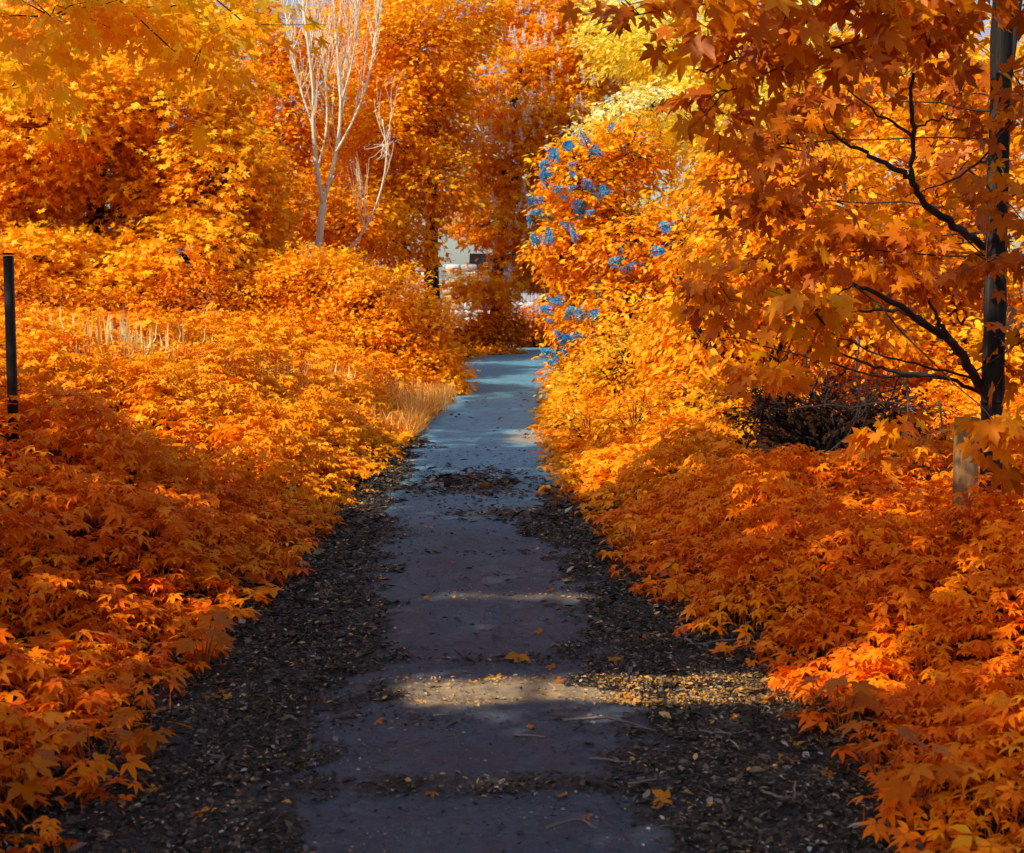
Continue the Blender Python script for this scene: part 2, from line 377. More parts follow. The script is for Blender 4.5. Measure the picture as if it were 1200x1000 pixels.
# ------------------------------------------------------------------ canopy gaps : cut into the crowns where sun should reach the ground
def sun_gap(P):
    """True for leaves that would shade one of the sunlit patches"""
    def hit(zg):
        t = (P[:, 2] - zg) / SUN[2]
        return P[:, 0] - SUN[0] * t, P[:, 1] - SUN[1] * t
    x, y = hit(0.03)
    w = .05 * np.sin(x * 9) + .04 * np.sin(x * 23 + 1)
    g = (x > -.50) & (x < 1.9) & (y > 5.40 + w + .08 * (x < -.1)) & (y < 6.02 + w * .6)
    g |= (x > -.42) & (x < .55) & (y > 7.50) & (y < 7.76)
    g |= (x > -.10) & (x < .50) & (y > 16.0) & (y < 18.2)
    x1, y1 = hit(1.0)
    lit = (y1 > np.where(x1 < -1.5, 9.7, 10.9) + .4 * np.sin(x1 * 2.1)) & (y1 < 30) & ((x1 < np.where(y1 < 18, -1.75, -2.3)) | ((x1 > -.35) & ((y1 > 13.4) | (x1 < .9) ))) 
    x2, y2 = hit(2.0)
    lit |= (y2 > 20.5) & (y2 < 30) & (x2 < -2.5)
    # small holes that dapple the near banks
    x4, y4 = hit(.4)
    bank = ((x4 < -1.55) | (x4 > 1.25)) & (y4 < 11)
    lit |= bank & (noise2(x4, y4, 1.5, 11) > .24)
    x8, y8 = hit(.85)
    lit |= (np.abs(x8 - 2.52) < .30) & (np.abs(y8 - 7.85) < .32)
    return (g | lit) & (P[:, 2] > 2.3)

# ------------------------------------------------------------------ trees
def blob(px, py, d, rx, ry, rd=None):
    c = at(px, py, d); k = d / F
    return (c, np.array([rx * k, (rd if rd else max(rx, ry) * k * .8), ry * k]))
def wblob(x, y, z, a, b, c):
    return (np.array([x, y, z], float), np.array([a, b, c], float))

def bez(p0, p1, sag=.12, n=7, wob=.05, up=.5):
    p0 = np.asarray(p0, float); p1 = np.asarray(p1, float)
    L = np.linalg.norm(p1 - p0)
    m = (p0 + p1) / 2 + np.array([0, 0, up * L * sag * 2]) + rng.normal(0, wob * L, 3)
    t = np.linspace(0, 1, n)[:, None]
    P = (1 - t) ** 2 * p0 + 2 * t * (1 - t) * m + t ** 2 * p1
    P[1:-1] += rng.normal(0, wob * L * .25, (n - 2, 3))
    return P

def foliage(mb, twig, blobs, shape, size, dens, K=7, spread=.5, droop=.25, tint=(.5, .2), spray=.35, gap=0.0, shell=.45, filt=False, twigs=0.25, twig_r=.004, flat=.35, clump=.16, normal_up=1.0, sunside=.2):
    for c, r in blobs:
        area = 4 * PI * ((r[0] * r[1]) ** 1.6 / 3 + (r[0] * r[2]) ** 1.6 / 3 + (r[1] * r[2]) ** 1.6 / 3) ** (1 / 1.6)
        n = max(6, int(area * dens))
        d = nrm(rng.normal(0, 1, (n, 3)))
        rad = shell + (1 - shell) * rng.uniform(0, 1, n) ** .6
        lump = 1 + .22 * np.sin(d[:, 0] * 5 + c[0] * 3) * np.sin(d[:, 2] * 6 + c[2] * 2) + .12 * np.sin(d[:, 1] * 9 + c[1])
        C = c + d * r * (rad * lump)[:, None]
        if gap:
            g = noise2(C[:, 0] + C[:, 1] * .6, C[:, 2], .55, 5)
            keep = g > -1 + 2 * gap * .8
            C, d = C[keep], d[keep]
        n = len(C)
        if n == 0: continue
        o = nrm(d * np.array([1, 1, .5]) + np.array([0, 0, -.12]) + rng.normal(0, .3, (n, 3)))
        lat = nrm(np.cross(o, np.array([0, 0, 1.0]) + rng.normal(0, .25, (n, 3))))
        sl = spray * rng.uniform(.6, 1.35, n)
        tv = rng.normal(0, clump, n) + sunside * d[:, 2]  # upper leaves tinted yellower to paint sunlit crown tops
        k = np.arange(K)
        t = (k / max(K - 1, 1) - .35)[None, :] + rng.normal(0, .12, (n, K))
        side = np.where(k % 2 == 0, 1, -1)[None, :] * rng.uniform(.15, flat + .15, (n, K))
        P = C[:, None, :] + o[:, None, :] * (t * sl[:, None])[:, :, None] + lat[:, None, :] * (side * sl[:, None])[:, :, None]
        P = P + rng.normal(0, .06 * spray, (n, K, 3))
        P[:, :, 2] -= (.10 * sl[:, None] * t ** 2)
        X = o[:, None, :] * .7 + lat[:, None, :] * (np.sign(side) * .8)[:, :, None] + rng.normal(0, .35, (n, K, 3))
        X[:, :, 2] -= droop
        N = np.array([0, 0, normal_up]) + d[:, None, :] * .45 + rng.normal(0, spread, (n, K, 3))
        P = P.reshape(-1, 3); X = X.reshape(-1, 3); N = N.reshape(-1, 3)
        S = size * rng.uniform(.6, 1.2, len(P))
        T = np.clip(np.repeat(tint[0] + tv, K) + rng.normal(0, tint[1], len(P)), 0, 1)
        if filt:
            q = ~sun_gap(P)
            P, X, N, S, T = P[q], X[q], N[q], S[q], T[q]
        gz = ground_h(P[:, 0], P[:, 1]) + .03
        q = P[:, 2] > gz
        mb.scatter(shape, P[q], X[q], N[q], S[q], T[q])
        if twig is not None and twigs > 0:
            for i in rng.choice(n, max(1, int(n * twigs)), replace=False):
                a = C[i] - o[i] * sl[i] * .5; b = C[i] + o[i] * sl[i] * .6
                s0 = c + (a - c) * rng.uniform(.1, .35)
                if filt and sun_gap(np.array([C[i]]))[0]: continue
                Q = np.concatenate([bez(s0, a, .08, 4, .06)[:-1], bez(a, b, .05, 3, .03)])
                twig.tube(Q, np.linspace(twig_r * 2.2, twig_r * .5, len(Q)), 3, cap=False)

def wood(base, top, r0, blobs, lean=.05, limb_r=.35, n=9, mb=None, flare=1.35):
    """trunk and a limb out to every part of the crown"""
    mb = mb or MB()
    base = np.asarray(base, float); top = np.asarray(top, float)
    P = bez(base, top, 0, n, lean * .4)
    P[0] = base
    R = r0 * np.linspace(1, .35, n); R[0] *= flare
    mb.tube(P, R, 9)
    for c, r in blobs:
        zt = np.clip((c[2] - r[2] * .8 - base[2]) / max(top[2] - base[2], .1), .18, .92)
        i = zt * (n - 1); j = min(int(i), n - 2)
        p = P[j] + (P[j + 1] - P[j]) * (i - j)
        rr = r0 * (1 - .65 * zt) * limb_r
        Q = bez(p, c, .10, 8, .05)
        mb.tube(Q, np.linspace(rr, rr * .3, 8), 6)
        for k in range(4 if r[1] > 0 and c[1] > 9.5 else 1):
            d = nrm(rng.normal(0, 1, 3)); e = c + d * r * .75
            s = Q[rng.integers(3, 7)]
            mb.tube(bez(s, e, .08, 6, .06), np.linspace(rr * .42, rr * .08, 6), 4, cap=False)
    return mb

def tree(name, label, cat, base, top, r0, blobs, mat, group=None, bark='bark', limb_r=.4, fringe=(), **kw):
    base = np.asarray(base, float); base[2] = ground_h(base[0], base[1]) - .03
    t = thing(name, base, label, cat, group)
    w = wood(base, top, r0, blobs, limb_r=limb_r)
    mb = MB(); foliage(mb, w, blobs, **kw)
    for c, r in fringe:
        w.tube(bez(np.array(top) + np.array([0, 0, -.6]), c, .04, 9, .03), np.linspace(.022, .006, 9), 5, cap=False)
    if fringe:
        fm = MB(); foliage(fm, w, fringe, **dict(kw, dens=7.5, filt=False, tint=(.24, .15), twigs=.14, size=.13))
        fm.build('hanging_foliage', M['gold'], t)  # paler gold than the crown, painting the bright glow overhead
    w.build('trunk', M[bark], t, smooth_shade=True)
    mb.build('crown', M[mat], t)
    return t

def shrub(name, label, cat, base, blobs, mat, group=None, stems=9, bark='bark', **kw):
    base = np.asarray(base, float); base[2] = ground_h(base[0], base[1])
    t = thing(name, base, label, cat, group)
    w = MB()
    for i in range(stems):
        c, r = blobs[i % len(blobs)]
        e = c + nrm(rng.normal(0, 1, 3)) * r * .7
        b = base + np.array([rng.normal(0, .12), rng.normal(0, .12), 0])
        w.tube(bez(b, e, .15, 8, .06), np.linspace(.022, .006, 8), 5, cap=False)
    mb = MB(); foliage(mb, w, blobs, **kw)
    w.build('stems', M[bark], t, smooth_shade=True)
    mb.build('foliage', M[mat], t)
    return t

# =================================================================== THE SETTING
def axis(lo, hi, step, far, nfar):
    a = np.arange(lo, hi + step / 2, step)
    g = np.geomspace(step, far, nfar)
    return np.concatenate([lo - g[::-1], a, hi + g])
gx = axis(-10, 10, .16, 700, 34); gy = axis(-4, 50, .25, 900, 34)
X, Y = np.meshgrid(gx, gy)
V = np.stack([X.ravel(), Y.ravel(), ground_h(X, Y).ravel()], 1)
ny, nx = X.shape
i, j = np.meshgrid(np.arange(ny - 1), np.arange(nx - 1), indexing='ij'); a = (i * nx + j).ravel()
me = make_mesh('ground', V, np.stack([a, a + 1, a + nx + 1, a + nx], 1), None, [ground_mat()], None, True)
ground = bpy.data.objects.new('ground', me); COL.objects.link(ground); tag(ground, 'dark soil under the plants on both sides of the path', 'ground', kind='structure')

def litter_amount(x, y):
    """0 bare asphalt .. 1 deep litter"""
    c = cx(y); e = x - c
    # bare strip edges, read from the photograph
    bl = np.interp(y, [-6, 3.9, 4.3, 4.9, 6, 7.8, 11, 14, 17, 19, 60], [-.70, -.68, -.68, -.64, -.55, -.74, -.90, -1.0, -1.05, -1.2, -1.6])
    br = np.interp(y, [-6, 3.9, 4.3, 4.9, 6, 7.2, 8.2, 9.2, 9.8, 10.6, 11.6, 12.6, 13.4, 15, 17, 60], [.45, .45, .46, .46, .34, .40, .42, .34, .10, .06, .28, .42, .55, .75, .9, 1.6])
    n = .13 * noise2(x, y, 1.3, 1) + .09 * noise2(x, y, 3.7, 4) + .06 * noise2(x, y, 8.5, 10)
    l = np.maximum(smooth((bl - x + n) / .22 + .5), smooth((x - br + n) / .24 + .5))
    # mats of litter lying across the path
    def mat(x0, y0, a, b, s=.9):
        return s * np.exp(-(((x - x0) / a) ** 2 + ((y - y0) / b) ** 2) ** 1.5) * (.8 + .5 * noise2(x, y, 2.6, 7))
    l = np.maximum(l, mat(-.15, 4.56, 1.1, .10)); l = np.maximum(l, mat(.25, 6.22, .62, .11, .8))
    l = np.maximum(l, mat(-.35, 12.6, .55, 1.0, .9)); l = np.maximum(l, mat(-.1, 10.7, .4, .35, .9))
    l = np.maximum(l, mat(-.75, 5.3, .5, .12, .55)); l = np.maximum(l, mat(.1, 9.0, .8, .10, .25))
    return np.clip(l, 0, 1)

ys = np.concatenate([np.arange(-5, 3.4, .25), np.arange(3.4, 14, .035), np.arange(14, 30, .12), np.arange(30, 62, .5)])
xs = np.linspace(-1, 1, 91)
PX = cx(ys)[:, None] + xs[None, :] * np.interp(ys, [0, 25, 34, 45, 60], [1.38, 1.38, 1.42, 1.55, 1.9])[:, None]
PY = np.repeat(ys[:, None], 91, 1)
PZ = .004 + .012 * (1 - xs[None, :] ** 2) * np.ones_like(PX) + .002 * noise2(PX, PY, 1.5, 6)
PZ = np.maximum(PZ, ground_h(PX, PY) + .004)
V = np.stack([PX.ravel(), PY.ravel(), PZ.ravel()], 1); ny, nx = PX.shape
i, j = np.meshgrid(np.arange(ny - 1), np.arange(nx - 1), indexing='ij'); a = (i * nx + j).ravel()
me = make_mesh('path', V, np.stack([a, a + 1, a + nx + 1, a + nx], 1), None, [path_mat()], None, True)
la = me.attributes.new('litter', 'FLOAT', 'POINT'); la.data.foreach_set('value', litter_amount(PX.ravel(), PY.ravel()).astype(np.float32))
wa = me.attributes.new('sky_sheen', 'FLOAT', 'POINT'); wv = np.clip(.92 * smooth((PY.ravel() - 7.5) / 8) + .08 * noise2(PX.ravel(), PY.ravel() * .6, 1.1, 9) * (PY.ravel() > 7), 0, 1)  # far stretch coloured paler and bluer to paint the sky's reflection
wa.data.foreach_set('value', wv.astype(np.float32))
da = me.attributes.new('painted_sun', 'FLOAT', 'POINT'); px_, py_ = PX.ravel(), PY.ravel()  # sun stripes and far sun spot painted into the asphalt colour
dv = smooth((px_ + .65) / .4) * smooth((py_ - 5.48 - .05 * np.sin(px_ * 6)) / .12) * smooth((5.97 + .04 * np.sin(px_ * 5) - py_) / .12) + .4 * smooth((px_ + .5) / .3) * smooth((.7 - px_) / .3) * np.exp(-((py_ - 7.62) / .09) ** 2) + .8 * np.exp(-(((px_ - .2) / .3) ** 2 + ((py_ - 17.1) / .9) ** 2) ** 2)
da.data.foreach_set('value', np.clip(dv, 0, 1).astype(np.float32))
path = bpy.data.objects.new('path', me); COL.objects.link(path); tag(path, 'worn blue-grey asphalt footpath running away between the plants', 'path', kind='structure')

# ------------------------------------------------------------------ litter along both edges
def make_litter():
    mb = MB()
    for (y0, y1, dens, sz) in ((3.3, 6.5, 8500, .0175), (6.5, 10, 4600, .023), (10, 16, 1500, .038), (16, 26, 300, .055)):
        n = int((y1 - y0) * 3.4 * dens)
        y = rng.uniform(y0, y1, n); x = cx(y) + rng.uniform(-1.7, 1.7, n)
        l = litter_amount(x, y)
        keep = rng.uniform(0, 1, n) < l * (.55 + .45 * np.clip(.5 + noise2(x, y, 2.2, 12), 0, 1)) + .016
        x, y, l = x[keep], y[keep], l[keep]; n = len(x)
        z = np.maximum(ground_h(x, y), .012) + .006 + rng.uniform(0, 1, n) ** 2 * .022 * l
        th = rng.uniform(0, 2 * PI, n)
        D = np.stack([np.cos(th), np.sin(th), rng.normal(0, .28, n)], 1)
        N = np.stack([rng.normal(0, .42, n), rng.normal(0, .42, n), np.ones(n)], 1)
        S = sz * rng.lognormal(0, .42, n)
        tint = np.clip(rng.beta(1.15, 1.9, n), 0, 1) * .86
        k = rng.uniform(0, 1, n)
        tint[k > .955] = rng.uniform(.85, .92, (k > .955).sum()); tint[k > .975] = rng.uniform(.95, 1, (k > .975).sum())
        P = np.stack([x, y, z], 1); q = rng.uniform(0, 1, n) < .86
        mb.scatter(OVAL if sz < .035 else DIAMOND, P[q], D[q], N[q], S[q], tint[q])
        q = ~q
        mb.scatter(DIAMOND, P[q], D[q], N[q], S[q] * 1.9, tint[q], stretch=.16)
    # grit and crumbs lying on the bare asphalt
    n = 26000; y = 3.6 + 12 * rng.uniform(0, 1, n) ** 1.7; x = cx(y) + rng.uniform(-.9, .75, n)
    k = rng.uniform(0, 1, n) < np.clip(.45 + .6 * noise2(x, y, 1.4, 14), .08, 1); x, y = x[k], y[k]; n = len(x); th = rng.uniform(0, 2 * PI, n)
    mb.scatter(DIAMOND, np.stack([x, y, np.full(n, .021)], 1), np.stack([np.cos(th), np.sin(th), rng.normal(0, .3, n)], 1), np.stack([rng.normal(0, .4, n), rng.normal(0, .4, n), np.ones(n)], 1), .006 * rng.lognormal(0, .55, n), np.clip(rng.beta(1.0, 1.2, n), 0, .9))
    # golden crumbs of broken leaves laid to brighten the sun stripes
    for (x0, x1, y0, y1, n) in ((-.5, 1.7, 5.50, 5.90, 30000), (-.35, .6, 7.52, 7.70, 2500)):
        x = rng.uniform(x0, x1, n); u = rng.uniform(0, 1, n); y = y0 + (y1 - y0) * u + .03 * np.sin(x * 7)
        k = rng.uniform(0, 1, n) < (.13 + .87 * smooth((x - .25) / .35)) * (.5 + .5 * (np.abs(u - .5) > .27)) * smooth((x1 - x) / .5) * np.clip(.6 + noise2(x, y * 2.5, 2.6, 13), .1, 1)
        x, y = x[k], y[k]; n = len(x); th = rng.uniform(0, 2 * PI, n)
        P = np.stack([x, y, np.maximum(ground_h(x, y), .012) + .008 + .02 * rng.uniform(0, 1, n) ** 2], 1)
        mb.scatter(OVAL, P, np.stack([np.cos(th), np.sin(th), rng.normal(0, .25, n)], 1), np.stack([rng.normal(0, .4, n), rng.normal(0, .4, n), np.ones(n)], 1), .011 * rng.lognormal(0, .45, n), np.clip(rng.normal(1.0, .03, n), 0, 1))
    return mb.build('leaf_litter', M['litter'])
tag(make_litter(), 'dark dry leaf litter along both edges of the path', 'leaf litter', kind='stuff')

# ------------------------------------------------------------------ ground cover on both banks
def cover_height(x, y, side):
    if side < 0:
        t = xl(y) - x
        h = .10 + .30 * smooth(t / .8)
    else:
        t = x - xr(y)
        h = .08 + .30 * smooth(t / 1.0)
    h = h * (1 + .38 * noise2(x, y, .55, 8) + .22 * noise2(x, y, 1.6, 3))
    # furrow in the left bank between the near plants and the sunlit slope
    if side < 0:
        u = np.abs((y - 10.7) - (x + 2.6) * -.35)
        h = h * (1 - .8 * np.exp(-(u / .55) ** 2) * smooth((t - .7) / .5)) + .16 * np.exp(-((y - 9.4) / .7) ** 2) * smooth((t - .5) / .6)
    return np.maximum(h, .05)

def make_cover(side, name):
    mb = MB(); st = MB()
    for (y0, y1, dens, sz, shp) in ((3.2, 6.5, 820, .080, COMP5), (6.5, 10.5, 620, .088, COMP5), (10.5, 16, 400, .105, COMP5_LO), (16, 30, 190, .14, COMP5_LO), (30, 46, 40, .22, COMP5_LO)):
        wmax = .38 * y1 + 1.2
        n = int((y1 - y0) * wmax * dens * (1.2 if side < 0 else 1.45))
        y = rng.uniform(y0, y1, n); t = rng.uniform(-.12, 1, n) * 1.0
        x = (xl(y) - t * wmax) if side < 0 else (xr(y) + t * wmax)
        tt = t * wmax
        edge = .10 * noise2(x, y, 1.7, 2) + .06 * noise2(x, y, 4.1, 5)
        keep = (tt > edge - .04) & (np.abs(x) < .375 * y + 1.1)
        # thinner right at the edge
        keep &= rng.uniform(0, 1, n) < .35 + .65 * smooth((tt - edge) / .35)
        if side > 0: keep &= ~((x > 1.9 + .2 * np.sin(y * 3)) & (x < 4.2) & (y > 11.2 + .2 * np.sin(x * 5)) & (y < 16.5))
        if side > 0 and y0 > 13: keep &= (tt < 9)
        x, y, tt = x[keep], y[keep], tt[keep]; n = len(x)
        H = cover_height(x, y, side)
        u = rng.uniform(0, 1, n) ** .45
        z = ground_h(x, y) + H * u + .02
        # leaves gather in plants : neighbouring leaves share a tilt
        ta = 2.5 * noise2(x, y, 2.2, 9); tb = 2.5 * noise2(x, y, 2.2, 15)
        th = rng.uniform(0, 2 * PI, n)
        D = np.stack([np.cos(th), np.sin(th), -.25 + rng.normal(0, .25, n)], 1)
        N = np.stack([.12 * ta + rng.normal(0, .22, n) - .06 * side, .12 * tb + rng.normal(0, .22, n) - .05, np.ones(n)], 1)
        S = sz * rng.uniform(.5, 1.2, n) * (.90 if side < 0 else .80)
        T = np.clip(.27 + .30 * (u - .5) + .13 * noise2(x, y, .8, 6) + rng.normal(0, .10, n) + (.40 if side < 0 else .32) * smooth((y - 7.5) / 5), 0, 1)  # near shade and farther sunlight are tinted into the leaves
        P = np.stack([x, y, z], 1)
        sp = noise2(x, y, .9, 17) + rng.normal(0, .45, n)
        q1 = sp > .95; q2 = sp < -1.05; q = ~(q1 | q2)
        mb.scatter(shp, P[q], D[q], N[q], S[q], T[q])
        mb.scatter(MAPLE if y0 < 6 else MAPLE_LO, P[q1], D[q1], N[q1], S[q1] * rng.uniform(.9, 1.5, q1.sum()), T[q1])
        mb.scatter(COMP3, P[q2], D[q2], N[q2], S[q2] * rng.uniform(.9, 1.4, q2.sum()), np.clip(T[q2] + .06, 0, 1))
        if y0 < 10:
            near = (tt < .7) & (u > .5) & (rng.uniform(0, 1, n) < .5)
            B = P[near].copy(); B[:, 2] -= H[near] * u[near] + .02; B[:, :2] += rng.normal(0, .04, (near.sum(), 2))
            A = P[near]; w = np.array([.0025, 0, 0])
            m = len(A)
            if m:
                Vv = np.stack([B - w, B + w, A], 1).reshape(-1, 3)
                mb.add(Vv, np.arange(3 * m).reshape(-1, 3), .25)
    return mb.build(name, M['cover'])
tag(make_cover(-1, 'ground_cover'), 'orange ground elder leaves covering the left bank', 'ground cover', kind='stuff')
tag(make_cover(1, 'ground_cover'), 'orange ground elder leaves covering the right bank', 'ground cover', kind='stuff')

# ------------------------------------------------------------------ grass on the left bank
def make_grass():
    mb = MB()
    n = 60000
    y = rng.uniform(14.5, 27, n)
    t = rng.uniform(0, 1, n) ** 1.4 * 9
    x = xl(y) - t + .05
    # two belts: beside the path farther away, and along the crest
    w1 = smooth((y - 16) / 3) * (1 - smooth((y - 23.6) / 1.2)) * (1 - smooth((t - 1.6) / .9))
    w2 = np.exp(-((t - 4.6 - .14 * (y - 20)) / 1.0) ** 2) * smooth((y - 17) / 2)
    k = rng.uniform(0, 1, n) < np.maximum(w1, w2) * (.65 + .4 * noise2(x, y, .9, 2))
    x, y, w1, w2 = x[k], y[k], w1[k], w2[k]; n = len(x)
    P = np.stack([x, y, ground_h(x, y)], 1)
    D = np.stack([rng.normal(0, .55, n), rng.normal(0, .55, n), np.ones(n)], 1)
    N = np.stack([rng.normal(0, 1, n), rng.normal(0, 1, n) - .6, .1 * np.ones(n)], 1)
    S = rng.uniform(.16, .42, n)
    T = np.clip(.38 + .2 * noise2(x, y, 1.3, 7) + rng.normal(0, .18, n) + .10 * (w2 > w1), 0, 1)
    mb.scatter(BLADE, P, D, N, S, T)
    # the soft sunlit strip along the crest
    lx = [18, 130, 200, 260, 330, 400, 470, 525]; ly = [398, 408, 414, 420, 432, 445, 457, 466]
    for k in range(110):
        px = rng.uniform(60, 525); py = np.interp(px, lx, ly) + rng.normal(0, 5)
        dd = np.arange(12, 25, .1); pts = np.array([at(px, py, q) for q in dd])
        c = pts[np.argmin(np.abs(pts[:, 2] - ground_h(pts[:, 0], pts[:, 1]) - .32))]
        m = rng.integers(4, 16); g_ = .14 + .20 * max(0, noise2(c[0], c[1], 1.2, 3)) + .1 * rng.uniform()
        P = c + np.stack([rng.normal(0, .14, m), rng.normal(0, .14, m), 0 * np.ones(m)], 1); P[:, 2] = ground_h(P[:, 0], P[:, 1]) + .12
        a = rng.uniform(0, 2 * PI, m); sp_ = rng.uniform(.1, 1.0, m)
        mb.scatter(BLADE, P, np.stack([np.cos(a) * sp_, np.sin(a) * sp_, np.ones(m)], 1), np.stack([np.cos(a), np.sin(a), .3 * np.ones(m)], 1), (g_ + .12) * rng.uniform(.6, 1.2, m), np.clip(rng.normal(.55, .28, m), 0, 1))
    return mb.build('bank_grass', M['drygrass'])
tag(make_grass(), 'fine pinkish dry grass along the crest and edge of the left bank', 'grass', kind='stuff')

def tuft(px, py, d, n, h, label):
    n = int(n * .42)
    # the spot on the bank (plants included) that lies under this point of the photograph
    best = min(np.arange(11, 23, .1), key=lambda q: abs(at(px, py, q)[2] - ground_h(at(px, py, q)[0], q) - .30))
    c = at(px, py, best); c[2] = ground_h(c[0], c[1])
    mb = MB()
    P = c + np.stack([rng.normal(0, .26 * h, n), rng.normal(0, .20 * h, n), np.zeros(n)], 1)
    a = rng.uniform(0, 2 * PI, n); s = rng.uniform(.1, 1.5, n); h = h * rng.uniform(.75, 1.15, n) + .08
    D = np.stack([np.cos(a) * s, np.sin(a) * s, np.ones(n)], 1)
    N = np.stack([np.cos(a), np.sin(a), .3 * np.ones(n)], 1)
    mb.scatter(BLADE, P, D, N, h * rng.uniform(.5, 1.1, n), np.clip(rng.normal(.45, .25, n), 0, 1), stretch=1.2)
    o = mb.build('grass_tuft', M['bleached'], origin=c)
    tag(o, label, 'grass tuft', 'pale dry grass tufts on the left bank')
tuft(42, 400, 17, 130, .62, 'pale dry grass tuft just right of the dark metal post')
tuft(136, 410, 18, 120, .70, 'tallest pale grass tuft on the bank crest, below the dark hollow of the tree')
tuft(178, 415, 18, 150, .60, 'broad bleached grass tuft right of the tallest one on the bank crest')
tuft(258, 425, 18.5, 110, .40, 'short pale grass tuft at the middle of the sunlit bank crest')
tuft(350, 438, 19, 90, .42, 'low bleached grass tuft below the rounded bush')
tuft(385, 442, 19.5, 110, .46, 'rightmost bleached grass tuft on the sunlit bank')

# =================================================================== TREES
MAPLE_KW = dict(filt=True, shape=MAPLE_LO, size=.21, K=8, spread=.55, droop=.35, spray=.5)

# near maples on the left, unseen crowns shaped to shade the path, their fringes hang into the top left corner
bl = [wblob(-8.6, 1.8, 6.4, 2.2, 2.2, 1.5), wblob(-6.0, 2.0, 6.4, 2.2, 2.2, 1.5), wblob(-3.9, 2.4, 6.4, 1.8, 2.0, 1.2), wblob(-8.8, 5.0, 6.5, 2.2, 2.2, 1.5), wblob(-6.2, 5.2, 6.6, 2.2, 2.2, 1.4),
      wblob(-4.0, 5.4, 6.4, 1.7, 2.0, 1.2), wblob(-9.0, 7.6, 6.4, 1.8, 1.3, 1.3), wblob(-6.3, 8.0, 6.4, 2.0, 1.4, 1.2), wblob(-4.0, 8.4, 6.5, 1.7, 1.6, 1.1), wblob(-7.4, -.6, 6.2, 2.2, 1.6, 1.4)]
bl = [(c + np.array([.6, -1.1, 0]), r) for c, r in bl]
fr = [blob(60, 20, 12, 120, 42), blob(190, 10, 12.5, 110, 40), blob(290, 30, 12, 60, 30), blob(30, 80, 13, 70, 40), blob(225, 80, 12.2, 40, 25)]
tree('maple_tree', 'spreading maple outside the left edge, its dense crown shading the near path', 'tree', (-5.0, -1.6, 0), (-4.9, -.6, 6.6), .24, bl, 'amber', limb_r=.34, dens=5.0, twigs=.04, tint=(.55, .16), **MAPLE_KW)
bl = [wblob(-8.8, 9.8, 8.3, 2.0, 2.4, 1.5), wblob(-9.0, 13.2, 8.6, 2.0, 2.5, 1.6), wblob(-9.2, 16.8, 9.0, 2.1, 2.6, 1.7), wblob(-9.6, 20.4, 9.3, 2.1, 2.6, 1.8)]
bl = [(c + np.array([.8, -1.4, 0]), r) for c, r in bl]
tree('maple_tree', 'overhanging maple with soft golden leaves hanging into the top left corner', 'tree', (-9.8, 13.0, 0), (-9.2, 13.2, 9.0), .26, bl, 'amber', fringe=fr, dens=5.2, twigs=.05, tint=(.55, .16), **dict(MAPLE_KW, size=.24))

# big dense tree behind the left bank
bl = [blob(70, 150, 29, 110, 75, 2.2), blob(190, 130, 30, 110, 75, 2.2), blob(255, 215, 29, 75, 70, 1.6), blob(180, 225, 29.5, 60, 50, 1.2), blob(35, 215, 29, 60, 45, 1.3),
      blob(235, 305, 28, 85, 55, 1.5), blob(160, 340, 27.5, 60, 40, 1.2), blob(40, 310, 27.5, 70, 45, 1.4), blob(110, 305, 28.5, 50, 30, 1.0), blob(20, 90, 31, 90, 60, 2), blob(290, 270, 30, 45, 80, 1.2), blob(5, 265, 29, 50, 50, 1.2), blob(120, 255, 31.5, 90, 60, 1.0), blob(120, 40, 32, 140, 60, 2.5)]
tree('field_maple', 'big dense orange tree with a dark hollow, standing behind the left bank', 'tree', at(105, 350, 30), at(120, 60, 31), .26, bl, 'amber', shape=MAPLE_LO, size=.13, dens=25, K=8, spray=.42, tint=(.66, .16), twigs=.08, gap=.05)

# low bushes at the crest in front of it
shrub('shrub', 'rust-tinged bush at the foot of the big tree, left of the tall grass tuft', 'bush', at(70, 385, 25), [blob(60, 365, 25, 60, 26, .8), blob(120, 360, 25.5, 50, 26, .8), blob(20, 350, 25, 50, 30, .8)], 'orange', shape=OVAL, size=.12, dens=30, K=7, spray=.3, tint=(.28, .16))
shrub('shrub', 'dark orange bush between the big tree and the rounded bush', 'bush', at(200, 385, 26), [blob(190, 365, 26, 45, 30, .8), blob(235, 350, 26.5, 40, 36, .8)], 'rust', shape=OVAL, size=.12, dens=30, K=7, spray=.3, tint=(.62, .16))

# rounded bush on the left beside the path
bl = [blob(300, 355, 27.5, 70, 40, 1.0), blob(375, 335, 27.5, 78, 46, 1.1), blob(440, 362, 27, 65, 50, 1.1), blob(490, 395, 26.6, 45, 55, .8), blob(508, 438, 26.2, 40, 32, .5), blob(528, 455, 25.6, 20, 20, .3), blob(340, 325, 28, 50, 22, .9), blob(420, 410, 26.3, 80, 40, .8), blob(335, 395, 26.6, 70, 36, .8)]
shrub('rounded_bush', 'broad rounded orange bush in full sun beside the path bend', 'bush', at(430, 440, 27), bl, 'amber', shape=OVAL, size=.105, dens=75, K=8, spray=.26, tint=(.55, .16), stems=14, twigs=.05)

# rust tree behind the bare one
bl = [blob(325, 250, 39, 50, 60, 1.6), blob(300, 180, 40, 45, 55, 1.5), blob(345, 130, 41, 55, 60, 1.6), blob(330, 60, 42, 40, 40, 1.5), blob(410, 262, 40, 50, 50, 1.4)]
tree('field_maple', 'narrow reddish tree behind the pale bare one', 'tree', at(316, 330, 39), at(320, 150, 40), .13, bl, 'orange', shape=DIAMOND, size=.18, dens=18, K=8, spray=.5, tint=(.48, .16), twigs=.1, gap=.2)

